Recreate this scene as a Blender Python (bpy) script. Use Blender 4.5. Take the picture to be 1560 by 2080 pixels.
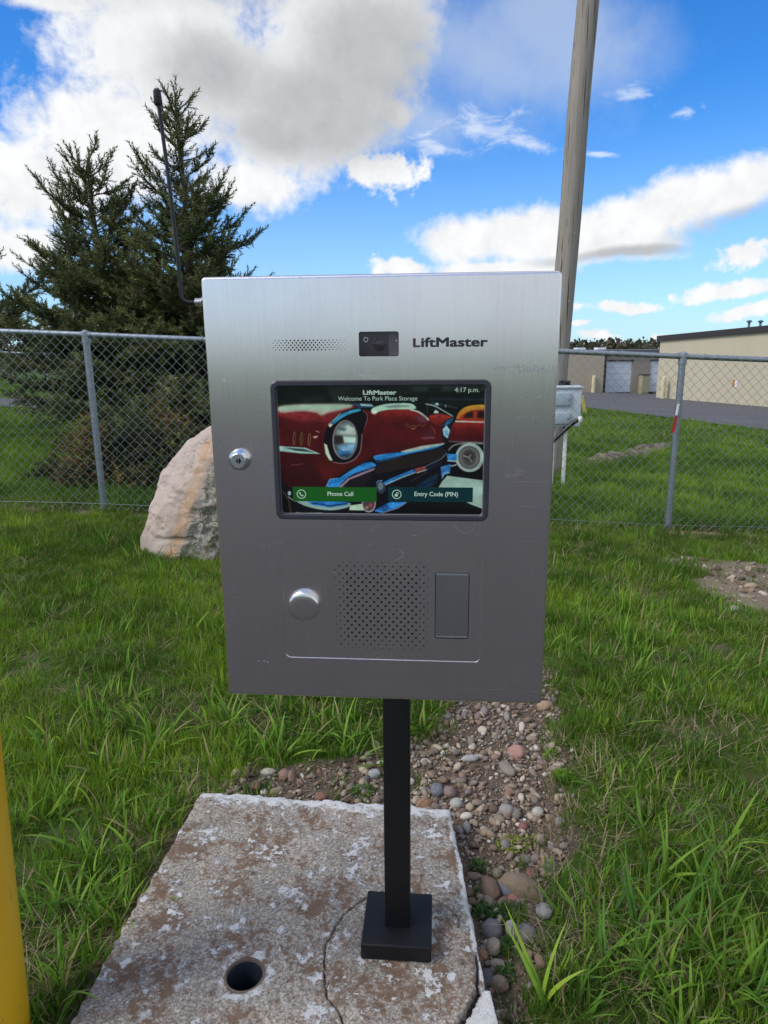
import bpy, bmesh, math, random
import numpy as np
from mathutils import Vector, Matrix, Euler, noise as mnoise
from mathutils.geometry import tessellate_polygon

for _o in list(bpy.data.objects):
    bpy.data.objects.remove(_o)
SC = bpy.context.scene
COL = SC.collection
rng = np.random.default_rng(7)
random.seed(7)
R = math.radians

# ------------------------------------------------------------------ camera
FPX, EYE = 1390.0, 1.25
_vp = np.array([55.0, 5860.0, FPX])
UP = -_vp / np.linalg.norm(_vp)                      # world up in camera axes (x right, y down, z forward)
FW = np.array([0, 0, 1.0]); FW = FW - UP * (FW @ UP); FW /= np.linalg.norm(FW)
RT = np.cross(FW, UP); RT = RT if RT[0] > 0 else -RT
def ray(px, py):
    d = np.array([px - 780.0, py - 1040.0, FPX])
    return np.array([d @ RT, d @ FW, d @ UP])
def at(px, py, Y):
    r = ray(px, py)
    return np.array([0, 0, EYE]) + r * (Y / r[1])
def onz(px, py, z):
    r = ray(px, py)
    return np.array([0, 0, EYE]) + r * ((z - EYE) / r[2])

cam = bpy.data.cameras.new('camera')
cam_o = bpy.data.objects.new('camera', cam); COL.objects.link(cam_o)
cam.sensor_fit = 'VERTICAL'; cam.sensor_height = 36.0
cam.lens = 36.0 * FPX / 2080.0
cam.clip_start = 0.02; cam.clip_end = 3000
_x = np.array([RT[0], FW[0], UP[0]]); _y = -np.array([RT[1], FW[1], UP[1]]); _z = -np.array([RT[2], FW[2], UP[2]])
M = Matrix(((_x[0], _y[0], _z[0], 0), (_x[1], _y[1], _z[1], 0), (_x[2], _y[2], _z[2], EYE), (0, 0, 0, 1)))
cam_o.matrix_world = M
SC.camera = cam_o

# ------------------------------------------------------------------ node helper
class NT:
    def __init__(s, tree):
        s.t = tree; s.n = tree.nodes; s.l = tree.links
    def put(s, sock, v):
        if v is None: return
        if isinstance(v, bpy.types.NodeSocket): s.l.new(v, sock)
        else:
            if hasattr(sock, 'default_value'):
                dv = sock.default_value
                if hasattr(dv, '__len__') and not isinstance(v, (tuple, list, np.ndarray)):
                    sock.default_value = [v] * len(dv)
                elif hasattr(dv, '__len__') and len(dv) == 4 and len(v) == 3:
                    sock.default_value = (*v, 1)
                else: sock.default_value = v
    def node(s, typ, inputs=None, **props):
        n = s.n.new(typ)
        for k, v in props.items(): setattr(n, k, v)
        for k, v in (inputs or {}).items(): s.put(n.inputs[k], v)
        return n
    def m(s, op, a, b=None, c=None, clamp=False):
        n = s.n.new('ShaderNodeMath'); n.operation = op; n.use_clamp = clamp
        for i, v in enumerate((a, b, c)): s.put(n.inputs[i], v)
        return n.outputs[0]
    def vm(s, op, a, b=None, out=0):
        n = s.n.new('ShaderNodeVectorMath'); n.operation = op
        s.put(n.inputs[0], a); s.put(n.inputs[1], b)
        return n.outputs[out]
    def dot(s, a, b):
        return s.vm('DOT_PRODUCT', a, b, 'Value')
    def noise(s, vec, scale, detail=4, rough=0.55, dist=0.0, out='Fac', lac=2.0):
        n = s.node('ShaderNodeTexNoise', {'Vector': vec, 'Scale': scale, 'Detail': detail, 'Roughness': rough, 'Distortion': dist, 'Lacunarity': lac})
        return n.outputs[out]
    def voro(s, vec, scale, out='Distance', feature='F1', rand=1.0):
        n = s.node('ShaderNodeTexVoronoi', {'Vector': vec, 'Scale': scale, 'Randomness': rand}, feature=feature)
        return n.outputs[out]
    def ss(s, v, a, b, lo=0.0, hi=1.0):
        n = s.n.new('ShaderNodeMapRange'); n.interpolation_type = 'SMOOTHSTEP'
        for k, x in (('Value', v), ('From Min', a), ('From Max', b), ('To Min', lo), ('To Max', hi)): s.put(n.inputs[k], x)
        return n.outputs[0]
    def mix(s, f, a, b, blend='MIX'):
        n = s.n.new('ShaderNodeMix'); n.data_type = 'RGBA'; n.blend_type = blend
        s.put(n.inputs[0], f); s.put(n.inputs[6], a); s.put(n.inputs[7], b)
        return n.outputs[2]
    def mixf(s, f, a, b):
        n = s.n.new('ShaderNodeMix'); n.data_type = 'FLOAT'
        s.put(n.inputs[0], f); s.put(n.inputs[2], a); s.put(n.inputs[3], b)
        return n.outputs[0]
    def ramp(s, f, stops):
        n = s.n.new('ShaderNodeValToRGB'); e = n.color_ramp.elements
        while len(e) < len(stops): e.new(0.5)
        for el, (p, c) in zip(e, stops):
            el.position = p; el.color = (*c, 1)
        s.put(n.inputs[0], f)
        return n.outputs[0]
    def scale(s, vec, xyz):
        return s.vm('MULTIPLY', vec, xyz)
    def attr(s, name, out='Fac', typ='GEOMETRY'):
        n = s.n.new('ShaderNodeAttribute'); n.attribute_name = name; n.attribute_type = typ
        return n.outputs[out]

# ------------------------------------------------------------------ world: sky and clouds
SUN_EL, SUN_AZ = 44.0, -112.0                       # azimuth from +Y towards +X
world = bpy.data.worlds.new('World'); SC.world = world; world.use_nodes = True
world.cycles.sampling_method = 'MANUAL'; world.cycles.sample_map_resolution = 512
wt = NT(world.node_tree); wt.n.clear()
tc = wt.node('ShaderNodeTexCoord')
wdir = wt.vm('NORMALIZE', tc.outputs['Generated'])
sky = wt.node('ShaderNodeTexSky', sky_type='NISHITA', sun_disc=False, sun_elevation=R(SUN_EL), sun_rotation=R(SUN_AZ),
              altitude=300, air_density=1.0, dust_density=0.35, ozone_density=2.5)
hsv = wt.node('ShaderNodeHueSaturation', {'Hue': 0.497, 'Saturation': 1.3, 'Value': 1.0, 'Color': sky.outputs[0]})
sky_c = wt.mix(1.0, hsv.outputs[0], (0.078, 0.128, 0.180), 'MULTIPLY')

def blob(px, py, a, b, rot=0.0):
    """squared elliptical distance of the direction from a cloud's centre"""
    d = ray(px, py); d /= np.linalg.norm(d)
    da = ray(px + 10 * math.cos(rot), py + 10 * math.sin(rot)); da /= np.linalg.norm(da)
    e1 = da - d; e1 -= d * (e1 @ d); k = np.linalg.norm(e1) / 10; e1 /= np.linalg.norm(e1)
    e2 = np.cross(d, e1)
    s_ = wt.dot(wdir, tuple(e1 / (a * k))); t_ = wt.dot(wdir, tuple(e2 / (b * k)))
    return wt.m('MULTIPLY_ADD', t_, t_, wt.m('MULTIPLY', s_, s_))
def field(blobs, k=0.25):
    f = None
    for b in blobs:
        r2 = wt.m('SQRT', blob(*b))
        f = r2 if f is None else wt.m('SMOOTH_MIN', f, r2, k)
    return wt.m('SUBTRACT', 1.0, f)

warp = wt.vm('SUBTRACT', wt.noise(wdir, 7.0, 3, 0.5, out='Color'), (0.5, 0.5, 0.5))
wdir0 = wdir
wdir = wt.vm('ADD', wdir, wt.scale(warp, (0.045, 0.045, 0.03)))
big = [(540, 190, 280, 190, 0.15), (330, 100, 250, 180, 0.1), (230, 300, 260, 150, -0.2), (670, 90, 230, 190, 0.0), (660, 250, 150, 70, 0.1),
       (60, 370, 190, 110, -0.15), (500, 375, 150, 66, 0.05), (330, 0, 270, 66, 0.1), (110, 0, 120, 26, 0.12), (40, 500, 120, 60, 0), (760, 40, 150, 130, 0.2),
       (790, 222, 46, 34, 0.2), (430, -150, 560, 160, 0.0)]
bank = [(1330, 432, 320, 72, -0.28), (1250, 500, 170, 40, -0.1), (1060, 475, 180, 56, -0.15), (925, 492, 105, 48, 0.0), (1510, 385, 200, 78, -0.25), (1640, 360, 200, 90, -0.2), (1010, 545, 170, 20, 0)]
small = [(765, 350, 88, 42, 0.05), (1510, 512, 62, 34, -0.1), (815, 545, 70, 24, 0), (1265, 624, 90, 15, -0.03), (1210, 682, 44, 13, 0),
         (1530, 630, 120, 20, -0.2), (1510, 583, 130, 22, -0.12), (1345, 680, 32, 11, 0), (1180, 660, 24, 8, 0)]
wisp = [(980, 255, 170, 55, 0.25), (860, 280, 80, 36, 0.0), (1090, 300, 90, 24, 0.2), (1300, 190, 90, 26, 0.15), (1400, 222, 70, 20, -0.1), (880, 300, 110, 22, 0.1), (1220, 308, 60, 12, 0.1)]
D_big = field(big); D_bank = field(bank); D_small = field(small, 0.1); D_wisp = field(wisp)
n1 = wt.noise(wdir0, 7.5, 6, 0.6)
n2 = wt.noise(wdir0, 26.0, 6, 0.62, 0.3)
n5 = wt.noise(wdir0, 75.0, 4, 0.6, 0.2)
nn = wt.m('SUBTRACT', wt.m('MULTIPLY_ADD', n1, 0.50, wt.m('MULTIPLY_ADD', n2, 0.34, wt.m('MULTIPLY', n5, 0.16))), 0.5)
# the sky that the picture does not show goes on with scattered cumulus of the same kind
vdir = ray(760, 250); vdir /= np.linalg.norm(vdir)
inview = wt.ss(wt.dot(wdir0, tuple(vdir)), 0.72, 0.84)
wz = wt.node('ShaderNodeSeparateXYZ', {0: wdir0})
plane = wt.vm('DIVIDE', wdir0, wt.node('ShaderNodeCombineXYZ', {i: wt.m('ADD', wt.m('ABSOLUTE', wz.outputs[2]), 0.22) for i in range(3)}).outputs[0])
n3 = wt.noise(plane, 1.15, 5, 0.55, 0.2)
D_out = wt.m('MULTIPLY', wt.m('SUBTRACT', n3, 0.42), 3.2)
D_in = wt.m('MAXIMUM', wt.m('MULTIPLY_ADD', nn, 2.5, D_big), wt.m('MAXIMUM', wt.m('MULTIPLY_ADD', nn, 2.4, D_bank), wt.m('MULTIPLY_ADD', wt.m('SUBTRACT', n5, 0.5), 1.1, wt.m('MULTIPLY_ADD', wt.m('SUBTRACT', n2, 0.5), 2.3, wt.m('ADD', D_small, 0.06)))))
D = wt.mixf(inview, D_out, D_in)
a_main = wt.m('POWER', wt.ss(D, -0.06, 0.50), 0.8)
# soft veils and wisps
n4 = wt.noise(wt.scale(wdir0, (1.0, 1.0, 2.4)), 15.0, 9, 0.66, 0.7)
veil = field([(980, 110, 360, 170, 0.1), (1130, 60, 300, 140, 0.2), (860, 240, 170, 90, 0.2)], 0.3)
a_veil = wt.m('MULTIPLY', wt.ss(wt.m('MULTIPLY_ADD', wt.m('SUBTRACT', n1, 0.5), 1.5, veil), -0.05, 0.9), 0.55)
a_wisp = wt.m('MULTIPLY', wt.ss(wt.m('MULTIPLY_ADD', wt.m('SUBTRACT', n4, 0.5), 3.6, D_wisp), 0.30, 1.25), 0.62)
a_haze = wt.m('MULTIPLY', wt.ss(wz.outputs[2], 0.32, -0.02), 0.55)
# shading: bright sunlit rims, grey thick middles and undersides
darkb = field([(650, 215, 300, 130, 0.1), (760, 120, 230, 170, 0.1), (560, 270, 170, 60, 0.1), (440, 150, 200, 120, 0.2), (1290, 512, 220, 16, -0.1), (1520, 445, 200, 38, -0.25),
               (430, -140, 600, 160, 0.0)], 0.3)
dk_in = wt.ss(wt.m('MULTIPLY_ADD', nn, 1.6, darkb), -0.15, 0.75)
dk_out = wt.ss(D_out, 0.25, 1.0)
dk = wt.mixf(inview, dk_out, dk_in)
puff = wt.m('MULTIPLY', wt.m('SUBTRACT', n2, 0.5), 0.42)
cl = wt.mix(dk, (0.88, 0.89, 0.90), (0.50, 0.515, 0.53))
cl = wt.mix(1.0, cl, wt.node('ShaderNodeCombineXYZ', {i: wt.m('ADD', 1.0, puff) for i in range(3)}).outputs[0], 'MULTIPLY')
c = wt.mix(a_haze, sky_c, (0.55, 0.74, 0.92))
c = wt.mix(a_veil, c, (0.60, 0.68, 0.78))
c = wt.mix(a_wisp, c, (0.86, 0.9, 0.94))
c = wt.mix(a_main, c, cl)
bg = wt.node('ShaderNodeBackground', {'Color': c, 'Strength': 1.0})
wo = wt.node('ShaderNodeOutputWorld', {'Surface': bg.outputs[0]})

sun = bpy.data.lights.new('sun', 'SUN'); sun.energy = 2.5; sun.angle = R(24); sun.color = (1.0, 0.945, 0.85)
sun_o = bpy.data.objects.new('sun', sun); COL.objects.link(sun_o)
sd = Vector((math.sin(R(SUN_AZ)) * math.cos(R(SUN_EL)), math.cos(R(SUN_AZ)) * math.cos(R(SUN_EL)), math.sin(R(SUN_EL))))
sun_o.rotation_euler = sd.to_track_quat('Z', 'Y').to_euler()

vs = SC.view_settings
vs.view_transform = 'Standard'; vs.look = 'None'; vs.gamma = 1.0; vs.use_curve_mapping = False
EXPO = 0.1
vs.exposure = EXPO
SC.cycles.use_denoising = True
SC.cycles.max_bounces = 6
SC.cycles.transparent_max_bounces = 8

# ------------------------------------------------------------------ mesh helpers
def lin(c):
    c = np.array(c, float) / 255.0
    return tuple(np.where(c <= 0.04045, c / 12.92, ((c + 0.055) / 1.055) ** 2.4))
def link(o, parent=None):
    COL.objects.link(o)
    if parent is not None: o.parent = parent
    return o
def tag(o, label=None, cat=None, group=None, kind=None):
    if label: o['label'] = label
    if cat: o['category'] = cat
    if group: o['group'] = group
    if kind: o['kind'] = kind
    return o
def empty(name, loc=(0, 0, 0), rz=0.0):
    o = bpy.data.objects.new(name, None); COL.objects.link(o)
    o.location = loc; o.rotation_euler = (0, 0, rz); o.empty_display_size = 0.1
    return o
def meshobj(name, V, F, mat, parent=None, smooth=False, mi=None, autosmooth=None):
    me = bpy.data.meshes.new(name)
    V = np.asarray(V, float)
    if isinstance(F, np.ndarray):
        nf, k = F.shape
        me.vertices.add(len(V)); me.vertices.foreach_set('co', V.ravel())
        me.loops.add(nf * k); me.loops.foreach_set('vertex_index', F.ravel().astype(np.int32))
        me.polygons.add(nf); me.polygons.foreach_set('loop_start', np.arange(0, nf * k, k, dtype=np.int32))
        me.update(calc_edges=True)
    else:
        me.from_pydata([tuple(v) for v in V], [], [tuple(f) for f in F]); me.update()
    for m_ in (mat if isinstance(mat, (list, tuple)) else [mat]): me.materials.append(m_)
    if mi is not None: me.polygons.foreach_set('material_index', np.asarray(mi, np.int32))
    if smooth: me.polygons.foreach_set('use_smooth', np.ones(len(me.polygons), bool))
    if autosmooth is not None: me.set_sharp_from_angle(angle=R(autosmooth))
    o = bpy.data.objects.new(name, me)
    return link(o, parent)
def vattr(o, name, vals, typ='FLOAT', domain='POINT'):
    a = o.data.attributes.new(name, typ, domain)
    vals = np.asarray(vals, np.float32)
    a.data.foreach_set({'FLOAT': 'value', 'FLOAT_VECTOR': 'vector', 'FLOAT_COLOR': 'color'}[typ], vals.ravel())

class MB:
    """collects shapes that become one mesh object"""
    def __init__(s): s.V = []; s.F = []; s.mi = []
    def add(s, V, F, mi=0):
        k = len(s.V); s.V += [tuple(v) for v in V]
        for f in F: s.F.append(tuple(i + k for i in f)); s.mi.append(mi)
        return s
    def box(s, lo, hi, mi=0, bev=0.0):
        (x0, y0, z0), (x1, y1, z1) = lo, hi
        if bev <= 0:
            V = [(x, y, z) for z in (z0, z1) for y in (y0, y1) for x in (x0, x1)]
            return s.add(V, [(0, 2, 3, 1), (4, 5, 7, 6), (0, 1, 5, 4), (2, 6, 7, 3), (0, 4, 6, 2), (1, 3, 7, 5)], mi)
        bm = bmesh.new(); bmesh.ops.create_cube(bm, size=1)
        for v in bm.verts: v.co = Vector(((x0 + x1) / 2 + v.co.x * (x1 - x0), (y0 + y1) / 2 + v.co.y * (y1 - y0), (z0 + z1) / 2 + v.co.z * (z1 - z0)))
        bmesh.ops.bevel(bm, geom=bm.edges[:], offset=bev, segments=3, affect='EDGES', profile=0.5)
        bm.verts.index_update()
        s.add([v.co[:] for v in bm.verts], [[v.index for v in f.verts] for f in bm.faces], mi); bm.free()
        return s
    def tube(s, pts, rad, n=10, cap=True, mi=0):
        pts = [Vector(p) for p in pts]; rad = rad if isinstance(rad, (list, tuple, np.ndarray)) else [rad] * len(pts)
        V, F = [], []; prev = None
        for i, p in enumerate(pts):
            t = (pts[min(i + 1, len(pts) - 1)] - pts[max(i - 1, 0)]).normalized()
            if prev is None: u = t.orthogonal().normalized()
            else: u = (prev - t * prev.dot(t)).normalized()
            prev = u; w = t.cross(u)
            for k in range(n):
                a = 2 * math.pi * k / n
                V.append(p + (u * math.cos(a) + w * math.sin(a)) * rad[i])
        for i in range(len(pts) - 1):
            for k in range(n):
                F.append((i * n + k, i * n + (k + 1) % n, (i + 1) * n + (k + 1) % n, (i + 1) * n + k))
        if cap:
            F.append(tuple(range(n - 1, -1, -1))); F.append(tuple((len(pts) - 1) * n + k for k in range(n)))
        return s.add(V, F, mi)
    def lathe(s, prof, n=32, origin=(0, 0, 0), axis='Z', mi=0, cap0=True, cap1=True):
        V, F = [], []
        for r_, h_ in prof:
            for k in range(n):
                a = 2 * math.pi * k / n; x, y = r_ * math.cos(a), r_ * math.sin(a)
                p = (x, y, h_) if axis == 'Z' else ((x, -h_, y) if axis == '-Y' else (h_, x, y))
                V.append(tuple(np.add(p, origin)))
        for i in range(len(prof) - 1):
            for k in range(n): F.append((i * n + k, i * n + (k + 1) % n, (i + 1) * n + (k + 1) % n, (i + 1) * n + k))
        if cap0: F.append(tuple(range(n - 1, -1, -1)))
        if cap1: F.append(tuple((len(prof) - 1) * n + k for k in range(n)))
        return s.add(V, F, mi)
    def build(s, name, mat, parent=None, smooth=None):
        o = meshobj(name, s.V, s.F, mat, parent, mi=s.mi)
        if smooth is not None:
            o.data.polygons.foreach_set('use_smooth', np.ones(len(o.data.polygons), bool)); o.data.set_sharp_from_angle(angle=R(smooth))
        return o

def fix_normals(o):
    bm = bmesh.new(); bm.from_mesh(o.data); bmesh.ops.recalc_face_normals(bm, faces=bm.faces); bm.to_mesh(o.data); bm.free()

# ------------------------------------------------------------------ materials
def new_mat(name):
    m = bpy.data.materials.new(name); m.use_nodes = True
    t = NT(m.node_tree); b = t.n['Principled BSDF']
    t.co = t.node('ShaderNodeTexCoord').outputs['Object']; t.b = b
    return m, t, b
def bump(t, h, dist=0.002, strength=1.0):
    n = t.node('ShaderNodeBump', {'Height': h, 'Distance': dist, 'Strength': strength})
    t.l.new(n.outputs[0], t.b.inputs['Normal'])
def plain(name, col, rough=0.6, metal=0.0, var=0.12, scale=8.0, bmp=0.0, spec=0.5, bscale=120):
    m, t, b = new_mat(name)
    n = t.noise(t.co, scale, 6, 0.6)
    t.put(b.inputs['Base Color'], t.mix(n, tuple(np.array(col) * (1 - var)), tuple(np.minimum(np.array(col) * (1 + var), 1))))
    b.inputs['Metallic'].default_value = metal; b.inputs['Specular IOR Level'].default_value = spec
    t.put(b.inputs['Roughness'], t.mixf(t.noise(t.co, scale * 3, 4), max(rough - 0.08, 0.02), min(rough + 0.08, 1)))
    if bmp: bump(t, t.noise(t.co, bscale, 4), bmp)
    return m

MAT = {}
# brushed stainless steel
def steel(name, rough=0.26, col=(0.80, 0.768, 0.765)):
    m, t, b = new_mat(name)
    g1 = t.noise(t.scale(t.co, (900, 900, 16)), 1.0, 4, 0.6)
    g2 = t.noise(t.scale(t.co, (240, 240, 5)), 1.0, 3, 0.6)
    big = t.noise(t.scale(t.co, (9, 9, 5)), 1.0, 5, 0.6)
    smu = t.ss(t.noise(t.scale(t.co, (26, 26, 70)), 1.0, 5, 0.65, 0.6), 0.60, 0.78)
    v = t.m('ADD', t.m('MULTIPLY', t.m('SUBTRACT', g1, 0.5), 0.17), t.m('MULTIPLY', t.m('SUBTRACT', g2, 0.5), 0.10))
    v = t.m('ADD', v, t.m('MULTIPLY', t.m('SUBTRACT', big, 0.5), 0.16))
    v = t.m('ADD', v, t.m('MULTIPLY', smu, 0.05))
    f = t.node('ShaderNodeCombineXYZ', {i: t.m('ADD', 1.0, v) for i in range(3)}).outputs[0]
    base = t.mix(t.ss(t.noise(t.co, 14, 4), 0.35, 0.7), col, (col[0] * 0.97, col[1] * 0.95, col[2] * 0.97))
    t.put(b.inputs['Base Color'], t.mix(1.0, base, f, 'MULTIPLY'))
    b.inputs['Metallic'].default_value = 1.0
    t.put(b.inputs['Roughness'], t.m('ADD', t.m('MULTIPLY', t.m('SUBTRACT', g1, 0.5), 0.06), t.m('ADD', rough, t.m('MULTIPLY', smu, 0.08))))
    b.inputs['Anisotropic'].default_value = 0.8
    tn = t.node('ShaderNodeTangent', direction_type='RADIAL', axis='Z'); t.l.new(tn.outputs[0], b.inputs['Tangent'])
    return m
MAT['steel'] = steel('brushed_steel')
MAT['steel2'] = steel('satin_steel', 0.33, (0.62, 0.63, 0.64))
MAT['chrome'] = plain('polished_chrome', (0.72, 0.72, 0.74), 0.12, 1.0, 0.03, 60)
MAT['nickel'] = plain('nickel', (0.62, 0.62, 0.63), 0.28, 1.0, 0.05, 200)
MAT['hole'] = plain('black_hole', (0.006, 0.006, 0.007), 0.9, 0, 0.1, spec=0.1)
MAT['rubber'] = plain('dark_rubber_frame', (0.030, 0.031, 0.040), 0.5, 0, 0.2, 60, 0.0004)
MAT['lip'] = plain('grey_inner_lip', (0.20, 0.20, 0.21), 0.45, 0.3, 0.15, 60)
MAT['black'] = plain('black_powder_coat', (0.0072, 0.0072, 0.0088), 0.5, 0, 0.25, 30, 0.0003, 0.28, 900)
MAT['plastic'] = plain('black_plastic', (0.012, 0.012, 0.014), 0.42, 0, 0.15, 80, spec=0.4)
MAT['camglass'] = plain('camera_glass', (0.022, 0.016, 0.026), 0.1, 0, 0.3, 60)
MAT['camglass2'] = plain('camera_glass_strip', (0.075, 0.066, 0.085), 0.15, 0, 0.2, 60)
MAT['lens'] = plain('camera_lens', (0.035, 0.03, 0.04), 0.08, 0, 0.3, 90)
MAT['ink'] = plain('logo_black_ink', (0.022, 0.022, 0.03), 0.45, 0, 0.1, 100)
MAT['ink_red'] = plain('logo_red_ink', (0.085, 0.036, 0.042), 0.45, 0, 0.1, 100)
MAT['scratch'] = plain('bright_scratch', (0.5, 0.5, 0.51), 0.5, 0.6, 0.2, 300)
MAT['scuff'] = plain('dark_scuff', (0.11, 0.105, 0.105), 0.65, 0.6, 0.5, 400)

def galvanised(name, col=(0.33, 0.37, 0.41), rough=0.42):
    m, t, b = new_mat(name)
    vcol = t.voro(t.co, 70, 'Color')
    g = t.node('ShaderNodeSeparateColor', {0: vcol}).outputs[0]
    st = t.noise(t.scale(t.co, (30, 30, 5)), 1.0, 5, 0.6)
    t.put(b.inputs['Base Color'], t.mix(t.m('MULTIPLY_ADD', g, 0.5, t.m('MULTIPLY', st, 0.5)), tuple(np.array(col) * 0.68), tuple(np.array(col) * 1.2)))
    b.inputs['Metallic'].default_value = 0.75
    t.put(b.inputs['Roughness'], t.mixf(st, rough - 0.06, rough + 0.16))
    return m
MAT['galv'] = galvanised('galvanised_steel')
MAT['wire'] = galvanised('galvanised_wire', (0.30, 0.345, 0.35), 0.5)

def facecolor(name, rough=0.8, attr='col', spec=0.3, trans=0.0):
    m, t, b = new_mat(name)
    n = t.n.new('ShaderNodeAttribute'); n.attribute_name = attr
    t.l.new(n.outputs['Color'], b.inputs['Base Color'])
    b.inputs['Roughness'].default_value = rough; b.inputs['Specular IOR Level'].default_value = spec
    if trans:
        tr = t.node('ShaderNodeBsdfTranslucent', {'Color': n.outputs['Color']})
        mx = t.node('ShaderNodeMixShader', {0: trans, 1: b.outputs[0], 2: tr.outputs[0]})
        t.l.new(mx.outputs[0], t.n['Material Output'].inputs[0])
    return m

# ------------------------------------------------------------------ terrain
def sstep(v, a, b):
    t_ = np.clip((np.asarray(v, float) - a) / (b - a), 0, 1); return t_ * t_ * (3 - 2 * t_)
def h0(x, y):
    x = np.asarray(x, float); y = np.asarray(y, float)
    near = -0.012 * np.clip(x, -6, 6)
    xe = np.clip(x, -60, 45); ye = np.minimum(y, 70)
    far = -0.034 - 0.0438 * xe - 0.025 * (ye - 5.1)
    w = sstep(y, 1.9, 5.0)
    return near * (1 - w) + far * w
def fbm2(x, y, f, seed=0.0, oct=3):
    out = np.zeros(np.broadcast(x, y).shape); a = 1.0
    for o in range(oct):
        k = f * 2 ** o
        out += a * (np.sin(k * x * 1.0 + 1.7 * o + seed + 1.9 * np.sin(k * y * 0.63 + seed)) * np.cos(k * y * 1.13 - 0.9 * o + seed * 1.7 + 1.7 * np.sin(k * x * 0.57 + 2.1)))
        a *= 0.5
    return out
SLAB = [(-0.515, 1.678), (0.17, 1.595), (0.176, 1.30), (0.178, 1.114), (0.188, 0.96), (0.20, 0.72), (-0.605, 0.80)]
GRAVEL = [(0.15, 0.70), (0.24, 0.85), (0.27, 1.05), (0.33, 1.24), (0.43, 1.45), (0.52, 1.67), (0.55, 1.9), (0.60, 2.15), (0.66, 2.5), (0.60, 2.75), (0.34, 2.75), (0.25, 2.35), (0.14, 2.08), (0.0, 1.98), (-0.2, 1.92),
          (-0.42, 1.90), (-0.50, 1.72), (-0.3, 1.6), (0.12, 1.55)]
BARE = [(1.80, 4.22), (2.3, 4.05), (2.9, 3.75), (3.2, 3.35), (2.6, 3.05), (2.05, 3.2), (1.75, 3.45), (1.95, 3.75), (2.1, 3.85)]
def inpoly(x, y, poly):
    x = np.asarray(x, float); y = np.asarray(y, float); c_ = np.zeros(np.broadcast(x, y).shape, bool)
    n = len(poly)
    for i in range(n):
        (x1, y1), (x2, y2) = poly[i], poly[(i + 1) % n]
        cond = ((y1 > y) != (y2 > y)) & (x < (x2 - x1) * (y - y1) / ((y2 - y1) if y2 != y1 else 1e-9) + x1)
        c_ ^= cond
    return c_
def pdist(x, y, poly):
    d = np.full(np.broadcast(x, y).shape, 1e9)
    for i in range(len(poly)):
        (x1, y1), (x2, y2) = poly[i], poly[(i + 1) % len(poly)]
        dx, dy = x2 - x1, y2 - y1; t_ = np.clip(((x - x1) * dx + (y - y1) * dy) / (dx * dx + dy * dy), 0, 1)
        d = np.minimum(d, np.hypot(x - x1 - t_ * dx, y - y1 - t_ * dy))
    return np.where(inpoly(x, y, poly), d, -d)      # positive inside
def drive_edge(y):                                   # x of the lawn's edge along the storage yard's asphalt
    return 9.1 - 0.224 * (y - 16.2)
THATCH = [(*onz(px, py, 0.0)[:2], r_) for px, py, r_ in ((1180, 1690, 0.13), (1210, 1560, 0.14), (1120, 1880, 0.08), (1480, 1500, 0.2), (430, 1640, 0.16), (330, 1720, 0.10), (120, 1960, 0.10), (1250, 1960, 0.06), (1400, 1650, 0.12), (1330, 1480, 0.16), (420, 1430, 0.2), (100, 1430, 0.12), (1300, 1190, 0.25))]
def m_gravel(x, y): return sstep(pdist(x, y, GRAVEL) + 0.035 * fbm2(x, y, 22.0, 1.0), -0.03, 0.06)
def m_bare(x, y): return sstep(pdist(x, y, BARE) + 0.09 * fbm2(x, y, 9.0, 3.0) + 0.10, -0.05, 0.12)
def m_strip(x, y): return np.exp(-((y - 5.06 + 0.04 * np.sin(x * 3)) / 0.075) ** 2) * sstep(fbm2(x, y, 4.0, 5.0), -1.2, 0.3)
def m_bald(x, y):
    n = fbm2(x, y, 5.5, 8.0) + 0.5 * fbm2(x, y, 13.0, 2.0)
    m_ = sstep(n, 0.85, 1.35)
    for bx, by, br_ in THATCH: m_ = np.maximum(m_, np.exp(-((x - bx) ** 2 + (y - by) ** 2) / br_ ** 2) * sstep(fbm2(x, y, 16, 3.0), -1.1, 0.5))
    return m_ * (y < 5) * (np.asarray(y) > 0.6)
def hgt(x, y):
    z = h0(x, y) + 0.012 * fbm2(x, y, 2.2, 0.3) * sstep(y, 2.2, 4) * (1 - sstep(y, 12, 30))
    sd_ = pdist(x, y, SLAB)
    z = z - 0.10 * sstep(sd_, 0.02, 0.06)
    z = z - 0.035 * sstep(pdist(x, y, GRAVEL), 0.0, 0.06) * (0.3 + 0.7 * sstep(x, 0.0, 0.2) * (1 - sstep(y, 1.35, 2.0)))
    return z
def gnd(px, py):
    r_ = ray(px, py); t_ = 0.3
    while t_ < 400:
        p = np.array([0, 0, EYE]) + r_ * (t_ / r_[1])
        if p[2] <= float(h0(p[0], p[1])): return p
        t_ *= 1.004
    return p

def axis(fine0, fine1, step, far0, far1, grow=1.18):
    a = list(np.arange(fine0, fine1 + 1e-6, step)); s_ = step
    while a[-1] < far1: s_ *= grow; a.append(a[-1] + s_)
    s_ = step
    while a[0] > far0: s_ *= grow; a.insert(0, a[0] - s_)
    return np.array(a)
gx = axis(-2.2, 3.0, 0.035, -500, 500); gy = axis(0.6, 6.0, 0.035, -300, 700)
GX, GY = np.meshgrid(gx, gy)
GZ = hgt(GX, GY)
NX, NY = len(gx), len(gy)
idx = np.arange(NX * NY).reshape(NY, NX)
Fg = np.stack([idx[:-1, :-1], idx[:-1, 1:], idx[1:, 1:], idx[1:, :-1]], -1).reshape(-1, 4)

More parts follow.
